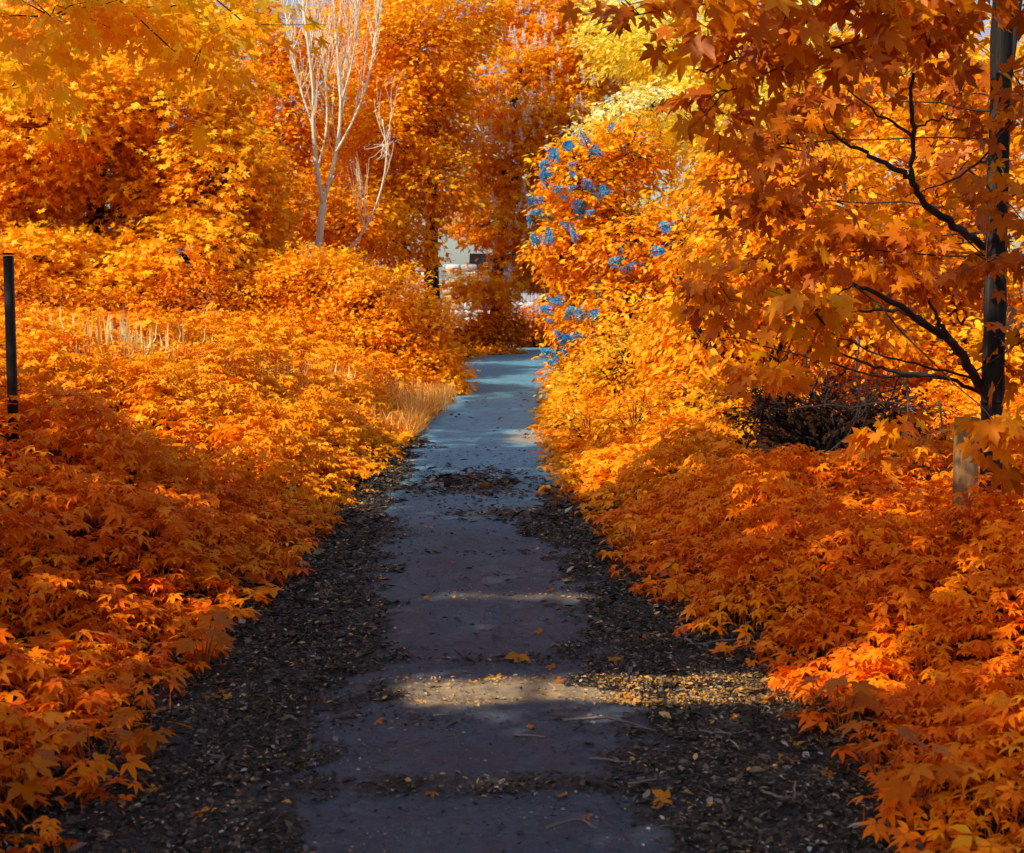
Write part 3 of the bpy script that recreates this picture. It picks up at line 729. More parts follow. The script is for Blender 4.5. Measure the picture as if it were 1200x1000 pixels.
# large orange tree in the centre
bl = [blob(480, 60, 45, 80, 70, 2.2), blob(535, 25, 47, 50, 42, 1.8), blob(455, 160, 44, 60, 70, 1.8), blob(510, 130, 45, 48, 60, 1.6), blob(500, 215, 44, 60, 40, 1.5), blob(455, 280, 43, 60, 45, 1.4), blob(430, 30, 48, 60, 60, 2), blob(400, 200, 46, 50, 70, 1.6)]
tree('oak_tree', 'broad orange tree with a dark forked trunk at the centre', 'tree', at(505, 345, 45), at(512, 90, 46), .30, bl, 'amber', shape=DIAMOND, size=.19, dens=18, K=9, spray=.5, tint=(.56, .18), clump=.2, twigs=.08, gap=.16)

# horse chestnut with candles
bl = [blob(620, 110, 52, 80, 60, 2.4), blob(680, 60, 53, 70, 60, 2.2), blob(600, 190, 51, 70, 50, 2.0), blob(660, 170, 51, 60, 60, 1.9), blob(585, 262, 50, 60, 34, 1.6), blob(630, 285, 50, 50, 34, 1.5), blob(640, 322, 49.5, 36, 16, 1.0), blob(560, 335, 50, 40, 18, 1.0), blob(640, 20, 54, 80, 40, 2), blob(582, 342, 48.5, 26, 14, .8)]
chest = tree('horse_chestnut', 'horse chestnut covered in upright pale flower candles at the end of the path', 'tree', at(576, 380, 51), at(610, 70, 53), .27, bl, 'amber', shape=COMP5_LO, size=.20, dens=9, K=7, spray=.55, tint=(.50, .17), twigs=.08, gap=.12)
# candles : one shared mesh, each candle a part
def candle_mesh(name, n, h, r, mat, leafsize):
    mb = MB()
    u = rng.uniform(0, 1, n); a = rng.uniform(0, 2 * PI, n)
    rad = r * (1 - u) ** .7 + .008
    P = np.stack([rad * np.cos(a) * .7, rad * np.sin(a) * .7, h * u], 1)
    D = np.stack([np.cos(a), np.sin(a), .5 + 0 * u], 1); N = np.stack([rng.normal(0, .4, n), rng.normal(0, .4, n), np.ones(n)], 1)
    mb.scatter(DIAMOND, P, D, N, leafsize * (1.1 - .5 * u), np.clip(rng.normal(.55, .2, n), 0, 1), stretch=1.3)
    mb.tube([(0, 0, -.04), (0, 0, h * .5), (0, 0, h)], [.012, .01, .006], 4, .3)
    return mb.mesh(name, [mat])
cm = candle_mesh('flower_candle', 60, .38, .055, M['candle'], .055)
def surface_points(blobs, n, zmin=-.15, front=.1):
    out = []
    w = np.array([r[0] * r[2] for c, r in blobs]); w = w / w.sum()
    while len(out) < n:
        c, r = blobs[rng.choice(len(blobs), p=w)]
        d = nrm(rng.normal(0, 1, 3))
        if d[1] > -front or d[2] < zmin: continue
        out.append(c + d * r * rng.uniform(1.12, 1.34))
    return out
pts = surface_points(bl, 220)
pts.sort(key=lambda p: p[1] + .3 * p[2])
rest = MB()
cv = np.array([v.co[:] for v in cm.vertices]); ct = np.array([p.vertices[:] for p in cm.polygons])
cb = np.array(chest.location)
for k, p in enumerate(pts):
    s = rng.uniform(.7, 1.25)
    if k < 100:
        o = bpy.data.objects.new('flower_candle', cm); COL.objects.link(o); o.parent = chest
        o.location = Vector(p - cb); o.scale = (s, s, s); o.rotation_euler = (rng.normal(0, .15), rng.normal(0, .15), rng.uniform(0, 6))
    else:
        rest.add(cv * s + p, ct, rng.uniform(.3, .8))
tag(rest.build('flower_candles', M['candle'], chest), kind='stuff')

# trees farther back that close the view
far = [('golden tree far behind the big left tree', [blob(60, 40, 62, 110, 60, 3), blob(200, 60, 60, 90, 60, 3), blob(130, 140, 60, 100, 70, 3), blob(40, 180, 58, 80, 70, 3)], (100, 345, 60), 'gold', .55),
       ('golden tree far behind the reddish tree', [blob(270, 0, 63, 60, 36, 3), blob(280, 60, 66, 50, 50, 3), blob(350, 170, 64, 60, 80, 3), blob(300, 250, 62, 60, 60, 3), blob(390, 80, 66, 60, 60, 3)], (330, 345, 64), 'amber', .55),
       ('orange tree far behind the broad central tree', [blob(460, 110, 70, 70, 80, 3), blob(520, 210, 70, 70, 70, 3), blob(560, 80, 72, 60, 50, 3), blob(420, 240, 68, 60, 60, 3)], (470, 345, 70), 'orange', .5),
       ('pale golden tree far behind the horse chestnut', [blob(660, 130, 75, 70, 60, 3), blob(720, 60, 76, 70, 60, 3), blob(620, 220, 74, 70, 50, 3), blob(700, 240, 74, 70, 70, 3)], (660, 350, 75), 'gold', .85),
       ('golden tree rising behind the right-hand bushes', [blob(800, 100, 60, 90, 90, 3), blob(920, 80, 58, 110, 90, 3), blob(860, 240, 58, 110, 80, 3), blob(1040, 140, 56, 110, 110, 3), blob(1160, 120, 54, 90, 110, 3), blob(1060, 300, 54, 140, 80, 3)], (930, 350, 57), 'gold', .5)]
for lab, b, (px, py, d), mat, tn in far:
    tree('background_tree', lab, 'tree', at(px, py, d), at(px + 8, 120, d), .3, b, mat, shape=DIAMOND, size=.34, dens=2.6, K=9, spray=.8, tint=(tn, .16), twigs=.03, gap=.1, filt=False)

# pale bare tree
def bare_tree():
    d = 33.0
    base = at(372, 320, d); base[2] = ground_h(base[0], d)
    t = thing('bare_tree', base, 'pale leafless forked tree with fanned upright twigs behind the rounded bush', 'tree')
    mb = MB()
    def pl(pts, r0, r1, dd=0.0, n=4):
        Q = np.array([at(x, y, d + dd * k / max(len(pts) - 1, 1)) for k, (x, y) in enumerate(pts)])
        # smooth the polyline
        tt = np.linspace(0, len(Q) - 1, (len(Q) - 1) * n + 1); ii = np.minimum(tt.astype(int), len(Q) - 2); f = (tt - ii)[:, None]
        S = Q[ii] * (1 - f) + Q[ii + 1] * f
        for _ in range(2): S[1:-1] = (S[:-2] + 2 * S[1:-1] + S[2:]) / 4
        mb.tube(S, np.linspace(r0 * .85, r1 * 1.1, len(S)), 6); return S
    b0 = at(372, 320, d)
    mb.tube(np.array([base, (base + b0) / 2, b0, at(374, 290, d)]), [.13, .11, .10, .095], 9)
    stems = [pl([(373, 296), (376, 262), (379, 240)], .10, .085),
             pl([(379, 242), (371, 200), (367, 150), (368, 105), (362, 60), (356, 10), (352, -30)], .075, .022, -.6),
             pl([(378, 242), (388, 205), (397, 165), (400, 120), (396, 70), (392, 20), (390, -30)], .065, .02, .5),
             pl([(390, 303), (418, 285), (438, 250), (450, 212), (454, 175), (448, 140)], .04, .014, -.4),
             pl([(394, 178), (415, 140), (432, 95), (440, 45), (444, -10)], .035, .012, .9),
             pl([(367, 150), (352, 105), (342, 60), (334, 15)], .035, .010, .6),
             pl([(400, 120), (412, 80), (418, 40), (420, -10)], .03, .010, -.8),
             pl([(372, 200), (384, 150), (382, 95), (376, 40), (374, -10)], .035, .012, 1.0)]
    for si, S in enumerate(stems[1:]):
        for k in range(7 if si == 2 else 16):
            i = rng.integers(len(S) // 4, len(S)); p = S[i]
            L = rng.uniform(.7, 2.0); a = rng.uniform(0, 2 * PI)
            e = p + np.array([math.cos(a) * L * .30, math.sin(a) * L * .30, L])
            Q = bez(p, e, -.10, 8, .03)
            mb.tube(Q, np.linspace(.013, .006, 8), 4, cap=False)
            for q in range(2):
                e2 = Q[5] + np.array([rng.normal(0, .16), rng.normal(0, .16), rng.uniform(.3, .8)])
                mb.tube(bez(Q[3 + q], e2, -.08, 5, .04), np.linspace(.008, .004, 5), 3, cap=False)
    # tangled side twigs low on the right stem
    c = at(452, 172, d)
    for k in range(14):
        a = rng.uniform(0, 2 * PI); e = c + np.array([math.cos(a) * rng.uniform(.2, .6), rng.normal(0, .3), math.sin(a) * rng.uniform(.15, .5)])
        mb.tube(bez(c + rng.normal(0, .06, 3), e, -.05, 5, .08), np.linspace(.010, .004, 5), 3, cap=False)
    mb.build('trunk', M['palebark'], t, smooth_shade=True)
bare_tree()

# =================================================================== RIGHT SIDE
# lilac with blue blossom
bl = [blob(685, 215, 25, 55, 55, 1.0), blob(740, 180, 25.5, 50, 45, 1.0), blob(665, 290, 25, 40, 45, .8), blob(735, 285, 24.5, 65, 60, 1.1), blob(680, 370, 25, 40, 50, .8), blob(740, 370, 24, 60, 50, 1.0), blob(665, 435, 25.5, 24, 30, .5), blob(800, 300, 24, 55, 70, 1.0)]
lil = shrub('lilac_bush', 'tall lilac bush with clusters of blue blossom leaning over the path', 'bush', at(740, 440, 25), bl, 'amber', shape=OVAL, size=.13, dens=42, K=7, spray=.34, tint=(.55, .17), stems=16, twigs=.2, twig_r=.006)
lm = candle_mesh('blossom', 170, .27, .075, M['blue'], .034)
lp = [(642, 196), (650, 186), (662, 180), (654, 205), (640, 212), (668, 196), (690, 183), (684, 176), (676, 212), (690, 222), (700, 228), (664, 226), (652, 228), (646, 222), (668, 240), (680, 254), (640, 250), (634, 240), (632, 258), (706, 222), (712, 230), (672, 282), (650, 288), (630, 286), (626, 276), (690, 258), (684, 246),
      (716, 160), (730, 170), (700, 178), (660, 350), (650, 362), (672, 366), (676, 380), (668, 392), (660, 402), (690, 372), (684, 362), (664, 416), (654, 432), (658, 446), (650, 376), (662, 384), (694, 392), (706, 366), (718, 352), (740, 346), (702, 350), (790, 288), (770, 300), (784, 270), (722, 310), (738, 318), (752, 312), (646, 420), (656, 396)]
lb = np.array(lil.location)
for (px, py) in lp:
    # set the cluster on the surface of the nearest part of the bush
    best = None
    for c, r in bl:
        for yy in np.linspace(c[1] - r[1] * 1.08, c[1], 6):
            p = at(px, py, yy); q = (((p - c) / r) ** 2).sum()
            if best is None or abs(q - 1.1) < best[0]: best = (abs(q - 1.1), p)
    for k in range(1 + (rng.uniform() < .5)):
        p = best[1] + np.array([-.03, -.24, .02]) + rng.normal(0, .05 + .07 * k, 3); s = rng.uniform(.65, 1.15)
        o = bpy.data.objects.new('blossom', lm); COL.objects.link(o); o.parent = lil
        o.location = Vector(p - lb); o.scale = (s, s, s); o.rotation_euler = (rng.normal(-.3, .5), rng.normal(1.0, .5), rng.uniform(0, 6))

shrub('highlight_bush', 'cream-white bush added to paint the sunlit rim between the lilac and the golden tree', 'bush', at(735, 440, 27.5), [blob(728, 135, 27.5, 34, 16, .7), blob(690, 158, 27.5, 22, 12, .5), blob(760, 125, 28, 40, 22, .8), blob(696, 312, 26.6, 22, 26, .5), blob(715, 280, 27, 30, 26, .6)], 'pale', shape=OVAL, size=.12, dens=34, K=7, spray=.34, tint=(.38, .26), gap=.25, stems=14)  # foliage added in cream to stand for blown-out sun highlights

# golden tree above the lilac
bl = [blob(800, 50, 31, 90, 60, 2.0), blob(740, 40, 33, 60, 50, 1.8), blob(870, 90, 30, 80, 80, 2.0), blob(820, 150, 29, 80, 60, 1.6), blob(930, 160, 28, 80, 80, 1.8), blob(960, 60, 29, 80, 70, 1.8), blob(900, 240, 27, 80, 60, 1.5)]
tree('golden_tree', 'bright golden tree rising behind the lilac bush', 'tree', at(850, 400, 30), at(850, 40, 30), .16, bl, 'gold', shape=OVAL, size=.15, dens=16, K=8, spray=.40, tint=(.74, .18), twigs=.12, gap=.08)

# shrubs along the right edge of the path
shrub('shrub', 'yellow-tipped shrub under the lilac beside the path', 'bush', at(740, 470, 19), [blob(730, 430, 19, 60, 60, .8), blob(688, 465, 19.5, 42, 48, .6), blob(795, 420, 18.5, 55, 65, .8), blob(660, 480, 20.5, 22, 34, .4)], 'gold', shape=OVAL, size=.085, dens=55, K=7, spray=.24, tint=(.25, .18))
shrub('shrub', 'low loose shrub spilling onto the path edge below the yellow-tipped one', 'bush', at(720, 540, 15), [blob(690, 522, 15.5, 46, 44, .5), blob(745, 510, 15, 55, 55, .6), blob(658, 512, 17, 22, 34, .4), blob(775, 550, 13.6, 55, 45, .6), blob(830, 520, 14.2, 45, 50, .5)], 'amber', shape=OVAL, size=.08, dens=60, K=7, spray=.22, tint=(.5, .17))
bl = [blob(830, 400, 17, 70, 80, 1.0), blob(870, 310, 17.5, 70, 70, 1.0), blob(820, 480, 15.5, 60, 50, .7), blob(940, 330, 17, 70, 80, 1.0), blob(960, 230, 18, 80, 70, 1.2), blob(880, 210, 18.5, 70, 60, 1.1), blob(1010, 400, 17, 60, 35, .9)]
shrub('dogwood_shrub', 'tall arching shrub with drooping orange leaves right of the lilac', 'bush', at(880, 480, 17), bl, 'amber', shape=OVAL, size=.12, dens=40, K=7, spray=.32, droop=.7, tint=(.42, .18), stems=22, twigs=.25, twig_r=.005)
bl = [blob(1080, 200, 20, 90, 90, 1.5), blob(1160, 280, 19, 80, 100, 1.5), blob(1060, 330, 19, 80, 60, 1.3), blob(1180, 130, 21, 80, 90, 1.5), blob(1130, 420, 17.5, 90, 50, 1.2), blob(1190, 470, 16, 60, 70, 1.2), blob(1050, 100, 22, 80, 70, 1.5)]
tree('hazel_tree', 'dense orange tree filling the view behind the wooden pole', 'tree', at(1120, 480, 19), at(1120, 120, 20), .12, bl, 'orange', shape=OVAL, size=.14, dens=24, K=7, spray=.38, tint=(.6, .18), twigs=.12)
shrub('bramble_thicket', 'dark nearly leafless bramble thicket in the hollow under the maple', 'bush', at(960, 530, 13.1), [blob(895, 478, 12.9, 46, 46, .4), blob(965, 474, 13.0, 60, 52, .4), blob(1045, 482, 13.2, 55, 48, .4)], 'thicket', shape=OVAL, size=.07, dens=46, K=5, spray=.3, tint=(.3, .2), stems=70, twigs=.5, twig_r=.004, bark='bark')

# maple on the right : dark limbs, big leaves close to the camera
def right_maple():
    base = at(1158, 560, 8.85); base[2] = ground_h(base[0], base[1])
    t = thing('maple_tree', base, 'maple beside the wooden pole with big backlit leaves and dark crooked limbs', 'tree')
    w = MB(); mb = MB()
    def P(l): return np.array([at(x, y, d - 1.9 if d > 8.4 else d) for x, y, d in l])
    grown = []
    def br(l, r0, r1, n=5):
        Q = P(l)
        if grown:
            G = np.concatenate(grown); Q[0] = G[np.argmin(((G - Q[0]) ** 2).sum(1))]
        tt = np.linspace(0, len(Q) - 1, (len(Q) - 1) * 5 + 1); ii = np.minimum(tt.astype(int), len(Q) - 2); f = (tt - ii)[:, None]
        S = Q[ii] * (1 - f) + Q[ii + 1] * f
        for _ in range(2): S[1:-1] = (S[:-2] + 2 * S[1:-1] + S[2:]) / 4
        S[1:-1] += rng.normal(0, .006, S[1:-1].shape)
        w.tube(S, np.linspace(r0 * .78, r1 * .8, len(S)), 6); grown.append(S); return S
    TR = (np.array([base, at(1158, 500, 8.85), at(1160, 440, 8.85), at(1164, 300, 8.9), at(1172, 150, 8.9), at(1200, -60, 8.7)]))
    w.tube(TR, [.056, .042, .038, .038, .036, .034], 8)
    f_ = np.linspace(0, 1, 12)[:, None]; grown.append(np.concatenate([TR[k] * (1 - f_) + TR[k + 1] * f_ for k in range(5)]))
    br([(1160, 470, 10.75), (1143, 445, 10.3), (1128, 415, 9.9), (1105, 390, 9.8), (1075, 375, 9.6), (1040, 350, 9.4), (1000, 333, 9.2)], .045, .012)
    br([(1105, 390, 9.8), (1060, 362, 9.9), (1020, 366, 9.9), (985, 364, 9.9)], .022, .007)
    br([(1128, 415, 9.9), (1112, 396, 9.7), (1100, 376, 9.6), (1090, 350, 9.5)], .028, .008)
    br([(1160, 450, 10.75), (1095, 432, 10), (1040, 420, 10), (985, 395, 10), (920, 372, 10)], .012, .004)
    br([(1160, 465, 10.75), (1110, 440, 10.2), (1040, 445, 10.2), (960, 420, 10.2), (850, 395, 10.2)], .018, .004)
    br([(1110, 440, 10.2), (1044, 436, 10.3), (1010, 425, 10.3), (970, 408, 10.3)], .018, .008)
    br([(1164, 300, 10.8), (1140, 280, 10.2), (1110, 260, 9.4), (1080, 235, 9.2), (1068, 212, 9.0), (1070, 160, 9), (1066, 110, 9), (1070, 86, 9)], .032, .010)
    br([(1068, 212, 9), (1050, 198, 9), (1020, 182, 9), (985, 165, 9), (965, 145, 9)], .022, .005)
    br([(1068, 158, 9), (1040, 142, 9), (992, 104, 9)], .012, .004)
    br([(1072, 150, 9), (1100, 140, 9), (1125, 142, 9)], .008, .004)
    br([(1200, -60, 10.6), (1160, -60, 8.5), (1100, -30, 7.6), (1000, 0, 7.0), (900, 50, 6.8), (830, 85, 6.6), (812, 82, 6.6)], .02, .003)
    br([(1170, 180, 10.8), (1150, 190, 9.6), (1110, 215, 9.2), (1060, 232, 9.2)], .012, .003)
    br([(1200, -60, 10.6), (1150, -40, 7.6), (1060, 30, 7.2), (960, 60, 7.0), (860, 100, 6.8), (820, 140, 6.8)], .010, .003)
    br([(1200, -60, 10.6), (1160, -64, 8.5), (1000, -40, 7.0), (880, 0, 6.6), (760, 14, 6.4), (695, 30, 6.3)], .010, .003)
    near = [blob(745, 12, 6.4, 50, 22, .25), blob(830, 6, 6.5, 60, 26, .3), blob(925, 20, 6.6, 70, 40, .35), blob(1010, 12, 7.0, 70, 42, .5), blob(1000, 65, 7.0, 60, 34, .4), blob(885, 75, 6.8, 45, 22, .3),
            blob(1090, 35, 7.4, 60, 50, .5), blob(825, 122, 7.2, 36, 20, .3), blob(1120, -10, 7.4, 60, 30, .5), blob(960, -40, 6.8, 120, 40, .6), blob(1150, -60, 7.4, 120, 40, .8), blob(1205, 120, 7.6, 24, 60, .4)]
    foliage(mb, w, near, MAPLE, .118, 10.5, K=6, spray=.30, spread=.7, droop=.8, tint=(.45, .2), twigs=.35, twig_r=.0028, shell=.15, normal_up=.75)
    mid = [blob(905, 170, 9.4, 55, 36, .6), blob(960, 120, 9.6, 55, 36, .6), blob(890, 245, 9.8, 45, 36, .6), blob(1000, 275, 9.4, 65, 34, .6), blob(1100, 290, 9.2, 50, 40, .5), blob(1060, 330, 9.6, 60, 18, .5), blob(920, 315, 10, 46, 34, .6),
           blob(1120, 205, 9.8, 40, 30, .5), blob(1120, 110, 10.0, 36, 50, .6), blob(1172, 235, 7.5, 38, 50, .3), blob(1165, 310, 7.6, 30, 22, .2), blob(1200, 400, 8.2, 14, 50, .3)]
    foliage(mb, w, mid, MAPLE, .112, 12.5, K=6, spray=.30, spread=.65, droop=.7, tint=(.42, .2), twigs=.3, twig_r=.003, shell=.2, normal_up=.75)
    low = [blob(955, 365, 6.4, 28, 20, .14), blob(1030, 505, 8.5, 26, 18, .15), blob(900, 440, 10, 55, 24, .3), blob(1180, 510, 6.4, 22, 28, .12), blob(840, 330, 11, 40, 50, .4)]
    foliage(mb, w, low, MAPLE, .118, 17, K=5, spray=.22, spread=.6, droop=1.0, tint=(.62, .2), twigs=.4, twig_r=.0025, shell=.1, filt=False, normal_up=.5)
    G = np.concatenate(grown)
    for c, r in near + mid + low:
        g0 = G[np.argmin(((G - c) ** 2).sum(1))]
        w.tube(bez(g0, c, .06, 7, .04), np.linspace(.006, .003, 7), 4, cap=False)
    w.build('trunk', M['bark'], t, smooth_shade=True); mb.build('crown', M['maple'], t)
right_maple()

# wooden pole and the short post at its foot
def pole():
    d = 8.4
    b = at(1161, 570, d); b[2] = ground_h(b[0], b[1]) - .05; tp = at(1177, -60, d)
    t = thing('wooden_pole', b, 'tall dark weathered wooden pole at the right edge, leaning slightly', 'pole')
    mb = MB(); n = 30
    z = np.linspace(0, 1, n)[:, None]; Pp = b + (tp - b) * z
    a = np.arange(14) * 2 * PI / 14
    R = .064 - .006 * z
    prof = 1 + .06 * np.sin(a * 3 + 1) + .04 * np.sin(a * 5)
    V = np.stack([Pp[:, 0:1] + R * prof * np.cos(a)[None], Pp[:, 1:2] + R * prof * np.sin(a)[None], Pp[:, 2:3] + 0 * a[None]], 2)
    V += rng.normal(0, .0035, V.shape)
    i, j = np.meshgrid(np.arange(n - 1), np.arange(14), indexing='ij'); A = (i * 14 + j).ravel(); B = (i * 14 + (j + 1) % 14).ravel()
    mb.quads(V.reshape(-1, 3), np.stack([A, B, B + 14, A + 14], 1))
    mb.build('shaft', M['pole'], t, smooth_shade=True)
    for zz in (.35, .9):
        st = MB(); c = b + (tp - b) * (zz / (tp[2] - b[2]))
        st.tube(np.array([c + np.array([.070 * math.cos(x), .070 * math.sin(x), 0]) for x in np.linspace(0, 2 * PI, 15)]), .006, 5)
        st.build('wire_band', M['metal'], t, smooth_shade=True)
pole()
def short_post():
    d = 7.9
    b = at(1131, 575, d); b[2] = ground_h(b[0], b[1]) - .05; top = at(1131, 489, d)[2]
    t = thing('fence_post', b, 'short sawn timber post, pale on its left face, at the foot of the dark pole', 'post')
    mb = MB(); mb.box(b + np.array([0, 0, (top - b[2]) / 2]), (.11, .10, top - b[2]), rz=.22, bev=.008); mb.build('timber', M['post'], t)
    k = MB(); k.tube(np.array([b + np.array([-.045, -.06, .36]), b + np.array([-.015, -.066, .365]), b + np.array([.03, -.052, .345])]), .007, 5); k.build('wire_staple', M['metal'], t)
short_post()

# dangling dry vines and stems in the hollow
vines = [([(1005, 395), (1003, 440), (1008, 470), (1000, 500), (985, 520), (955, 540), (940, 545)], 'longest pale dry vine hanging in the hollow and curling left at its foot'),
         ([(945, 410), (944, 440), (940, 460), (942, 475)], 'short straight grey vine hanging at the left of the hollow'),
         ([(1060, 440), (1066, 470), (1062, 500), (1052, 520), (1060, 535)], 'bent grey vine hanging at the right of the hollow'),
         ([(1014, 445), (1015, 470), (1015, 492)], 'thin straight stem above the lone maple leaf cluster in the hollow'),
         ([(930, 480), (960, 475), (1000, 478), (1040, 470), (1070, 478)], 'level grey twig crossing the hollow'),
         ([(1100, 470), (1104, 505), (1112, 530), (1118, 560)], 'pale dry stem leaning against the short post')]
for l, lab in vines:
    Q = np.array([at(x, y, 11.5 + .1 * k) for k, (x, y) in enumerate(l)])
    tt = np.linspace(0, len(Q) - 1, (len(Q) - 1) * 5 + 1); ii = np.minimum(tt.astype(int), len(Q) - 2); f = (tt - ii)[:, None]
    S = Q[ii] * (1 - f) + Q[ii + 1] * f
    for _ in range(3): S[1:-1] = (S[:-2] + 2 * S[1:-1] + S[2:]) / 4
    S[1:-1] += rng.normal(0, .006, S[1:-1].shape)
    mb = MB(); mb.tube(S, np.linspace(.010, .006, len(S)), 5)
    for q in range(3):
        p = S[rng.integers(2, len(S) - 1)]
        mb.tube(bez(p, p + rng.normal(0, .12, 3) + np.array([0, 0, -.06]), -.1, 5, .08), np.linspace(.005, .002, 5), 3)
    tag(mb.build('dry_vine', M['twig'], smooth_shade=True, origin=S[-1]), lab, 'vine', 'dry vines in the hollow on the right')

# =================================================================== LEFT FENCE POST
def metal_post():
    d = 8.9
    b = at(15, 475, d); b[2] = ground_h(b[0], b[1]) - .02; z1 = at(15, 300, d)[2]
    t = thing('metal_post', b, 'slim black metal fence post standing in the left bank', 'post')
    mb = MB(); mb.box(b + np.array([0, 0, (z1 - b[2]) / 2]), (.054, .05, z1 - b[2]), bev=.005); mb.build('upright', M['metal'], t)
    mb = MB(); mb.box(np.array([b[0], b[1], z1 + .012]), (.060, .056, .012), bev=.004); mb.build('cap', M['metal'], t)
    for zz in (.30, .62, .88):
        mb = MB()
        x = np.linspace(b[0] - .036, b[0] - 2.4, 9); s = np.linspace(0, 1, 9)
        mb.tube(np.stack([x, b[1] + .5 * s, b[2] + zz + .14 * s - .05 * np.sin(s * PI)], 1), .0028, 4)
        mb.build('wire', M['metal'], t)
    mb = MB(); c = b + np.array([.034, -.02, .62]); mb.tube(np.array([c, c + np.array([.03, -.01, .02]), c + np.array([.03, -.01, -.02]), c + np.array([0, 0, -.03])]), .004, 4); mb.build('hook', M['metal'], t)
metal_post()

# thin pale dead stem in front of the rounded bush
S = np.array([at(250, 340, 22), at(241, 355, 22), at(239, 375, 22), at(241, 395, 22), at(247, 412, 22)])
mb = MB(); mb.tube(S, [.004, .006, .008, .009, .01], 5)
for k in range(16):
    p = S[rng.integers(1, 5)]; mb.tube(bez(p, p + np.array([rng.normal(0, .3), rng.normal(0, .1), rng.uniform(.1, .45)]), .1, 4, .05), np.linspace(.005, .002, 4), 3)
tag(mb.build('dry_weed', M['twig'], smooth_shade=True, origin=S[-1]), 'curved pale dead stem with thin stalks on the crest by the rounded bush', 'dead weed')
c = at(292, 430, 17.5); c[2] = ground_h(c[0], c[1]); mb = MB()
for k in range(26):
    a = rng.uniform(0, 2 * PI); L = rng.uniform(.2, .55); mb.tube(bez(c, c + np.array([math.cos(a) * L * .8, math.sin(a) * L * .5, L * .8]), .1, 5, .08), np.linspace(.006, .002, 5), 3)
tag(mb.build('dry_weed', M['twig'], smooth_shade=True, origin=c), 'small grey dead weed among the bleached grass on the sunlit bank', 'dead weed')

# =================================================================== END OF THE PATH
shrub('hedge_bush', 'dark orange bush closing the end of the path on the left', 'bush', at(565, 410, 49), [blob(552, 396, 49, 32, 26, .9), blob(585, 386, 49.5, 32, 24, .9)], 'rust', shape=DIAMOND, size=.18, dens=34, K=7, spray=.4, tint=(.62, .16))
shrub('hedge_bush', 'dark orange bush closing the end of the path, below the grey plank gate', 'bush', at(630, 405, 56), [blob(622, 386, 56, 34, 22, .8), blob(655, 390, 57, 40, 24, .8)], 'rust', shape=DIAMOND, size=.18, dens=34, K=7, spray=.4, tint=(.55, .16))
shrub('hedge_bush', 'low grassy bush at the outside of the path bend', 'bush', at(580, 420, 47), [blob(560, 418, 47, 30, 8, .5), blob(592, 414, 48, 24, 8, .5)], 'rust', shape=DIAMOND, size=.14, dens=40, K=7, spray=.3, tint=(.7, .14), filt=False)

def gate():
    d = 64.0
    b = at(622, 385, d); b[2] = ground_h(b[0], b[1])
    t = thing('plank_gate', b, 'grey upright plank gate at the end of the path', 'gate')
    top = at(620, 344, d)[2]
    for k, x in enumerate(np.linspace(-.42, .42, 6)):
        mb = MB(); h = top - b[2] - rng.uniform(0, .12); mb.box(b + np.array([x, 0, h / 2]), (.15, .03, h), bev=.006); mb.build('plank', M['greyboards'], t)
    for z in (.5, 1.5):
        mb = MB(); mb.box(b + np.array([0, .034, z]), (1.0, .035, .10)); mb.build('rail', M['greyboards'], t)
    mb = MB(); mb.box(b + np.array([-.60, 0, (top - b[2]) / 2 + .1]), (.16, .16, top - b[2] + .2), bev=.01); mb.build('gate_post', M['greyboards'], t)
gate()
def shed():
    d = 67.0
    b = at(640, 385, d); b[2] = ground_h(b[0], b[1])
    t = thing('outbuilding', b, 'pale rendered outbuilding with a dark doorway half hidden behind the trees', 'building')
    mb = MB(); H = 2.7; fx = b[0] - 3.4
    mb.box((fx + 1.6, d, b[2] + H / 2), (3.2, .2, H)); mb.box((b[0] + 3.7, d, b[2] + H / 2), (4.2, .2, H)); mb.box((b[0] + .7, d, b[2] + 2.45), (1.8 - .004, .2, .5))
    mb.box((fx + .1, d + 2.6, b[2] + H / 2), (.2, 5.0, H)); mb.box((b[0] + 5.7, d + 2.6, b[2] + H / 2), (.2, 5.0, H)); mb.box((b[0] + 1.2, d + 5.2, b[2] + H / 2), (9.2, .2, H))
    mb.build('wall', M['render_wall'], t)
    mb = MB(); mb.box((b[0] + .7, d + .2, b[2] + 1.1), (1.9, .06, 2.2)); mb.build('doorway', M['dark'], t)  # near-black panel stands in for the unlit interior
    mb = MB()
    x0, x1 = fx - .3, b[0] + 6.1; z0 = b[2] + H + .01
    mb.quads(np.array([(x0, d - .4, z0), (x1, d - .4, z0), (x1, d + 2.6, z0 + 1.5), (x0, d + 2.6, z0 + 1.5), (x0, d + 5.6, z0), (x1, d + 5.6, z0)]), np.array([(0, 1, 2, 3), (3, 2, 5, 4)]))
    mb.build('roof', M['slate'], t)
shed()
def stone_wall():
    d = 57.5
    t = thing('stone_wall', (at(500, 385, d)[0], d, 0), 'tumbled pale stone wall glimpsed between the trunks', 'wall')
    mb = MB(); x0, x1 = at(470, 380, d)[0], at(612, 380, d)[0]
    z = -.1
    for row in range(11):
        h = rng.uniform(.28, .36); x = x0 + rng.uniform(-.2, .1)
        xe = x1 - max(row - 5, 0) * .45
        while x < xe:
            w = rng.uniform(.35, .75)
            if not (row > 7 and rng.uniform() < .35):
                mb.box((x + w / 2, d + rng.normal(0, .03), z + h / 2), (w - .02, .45, h - .015), rng.uniform(0, 1), rng.normal(0, .03), bev=.05)
            x += w
        z += h
    mb.build('stones', M['stone'], t)
stone_wall()

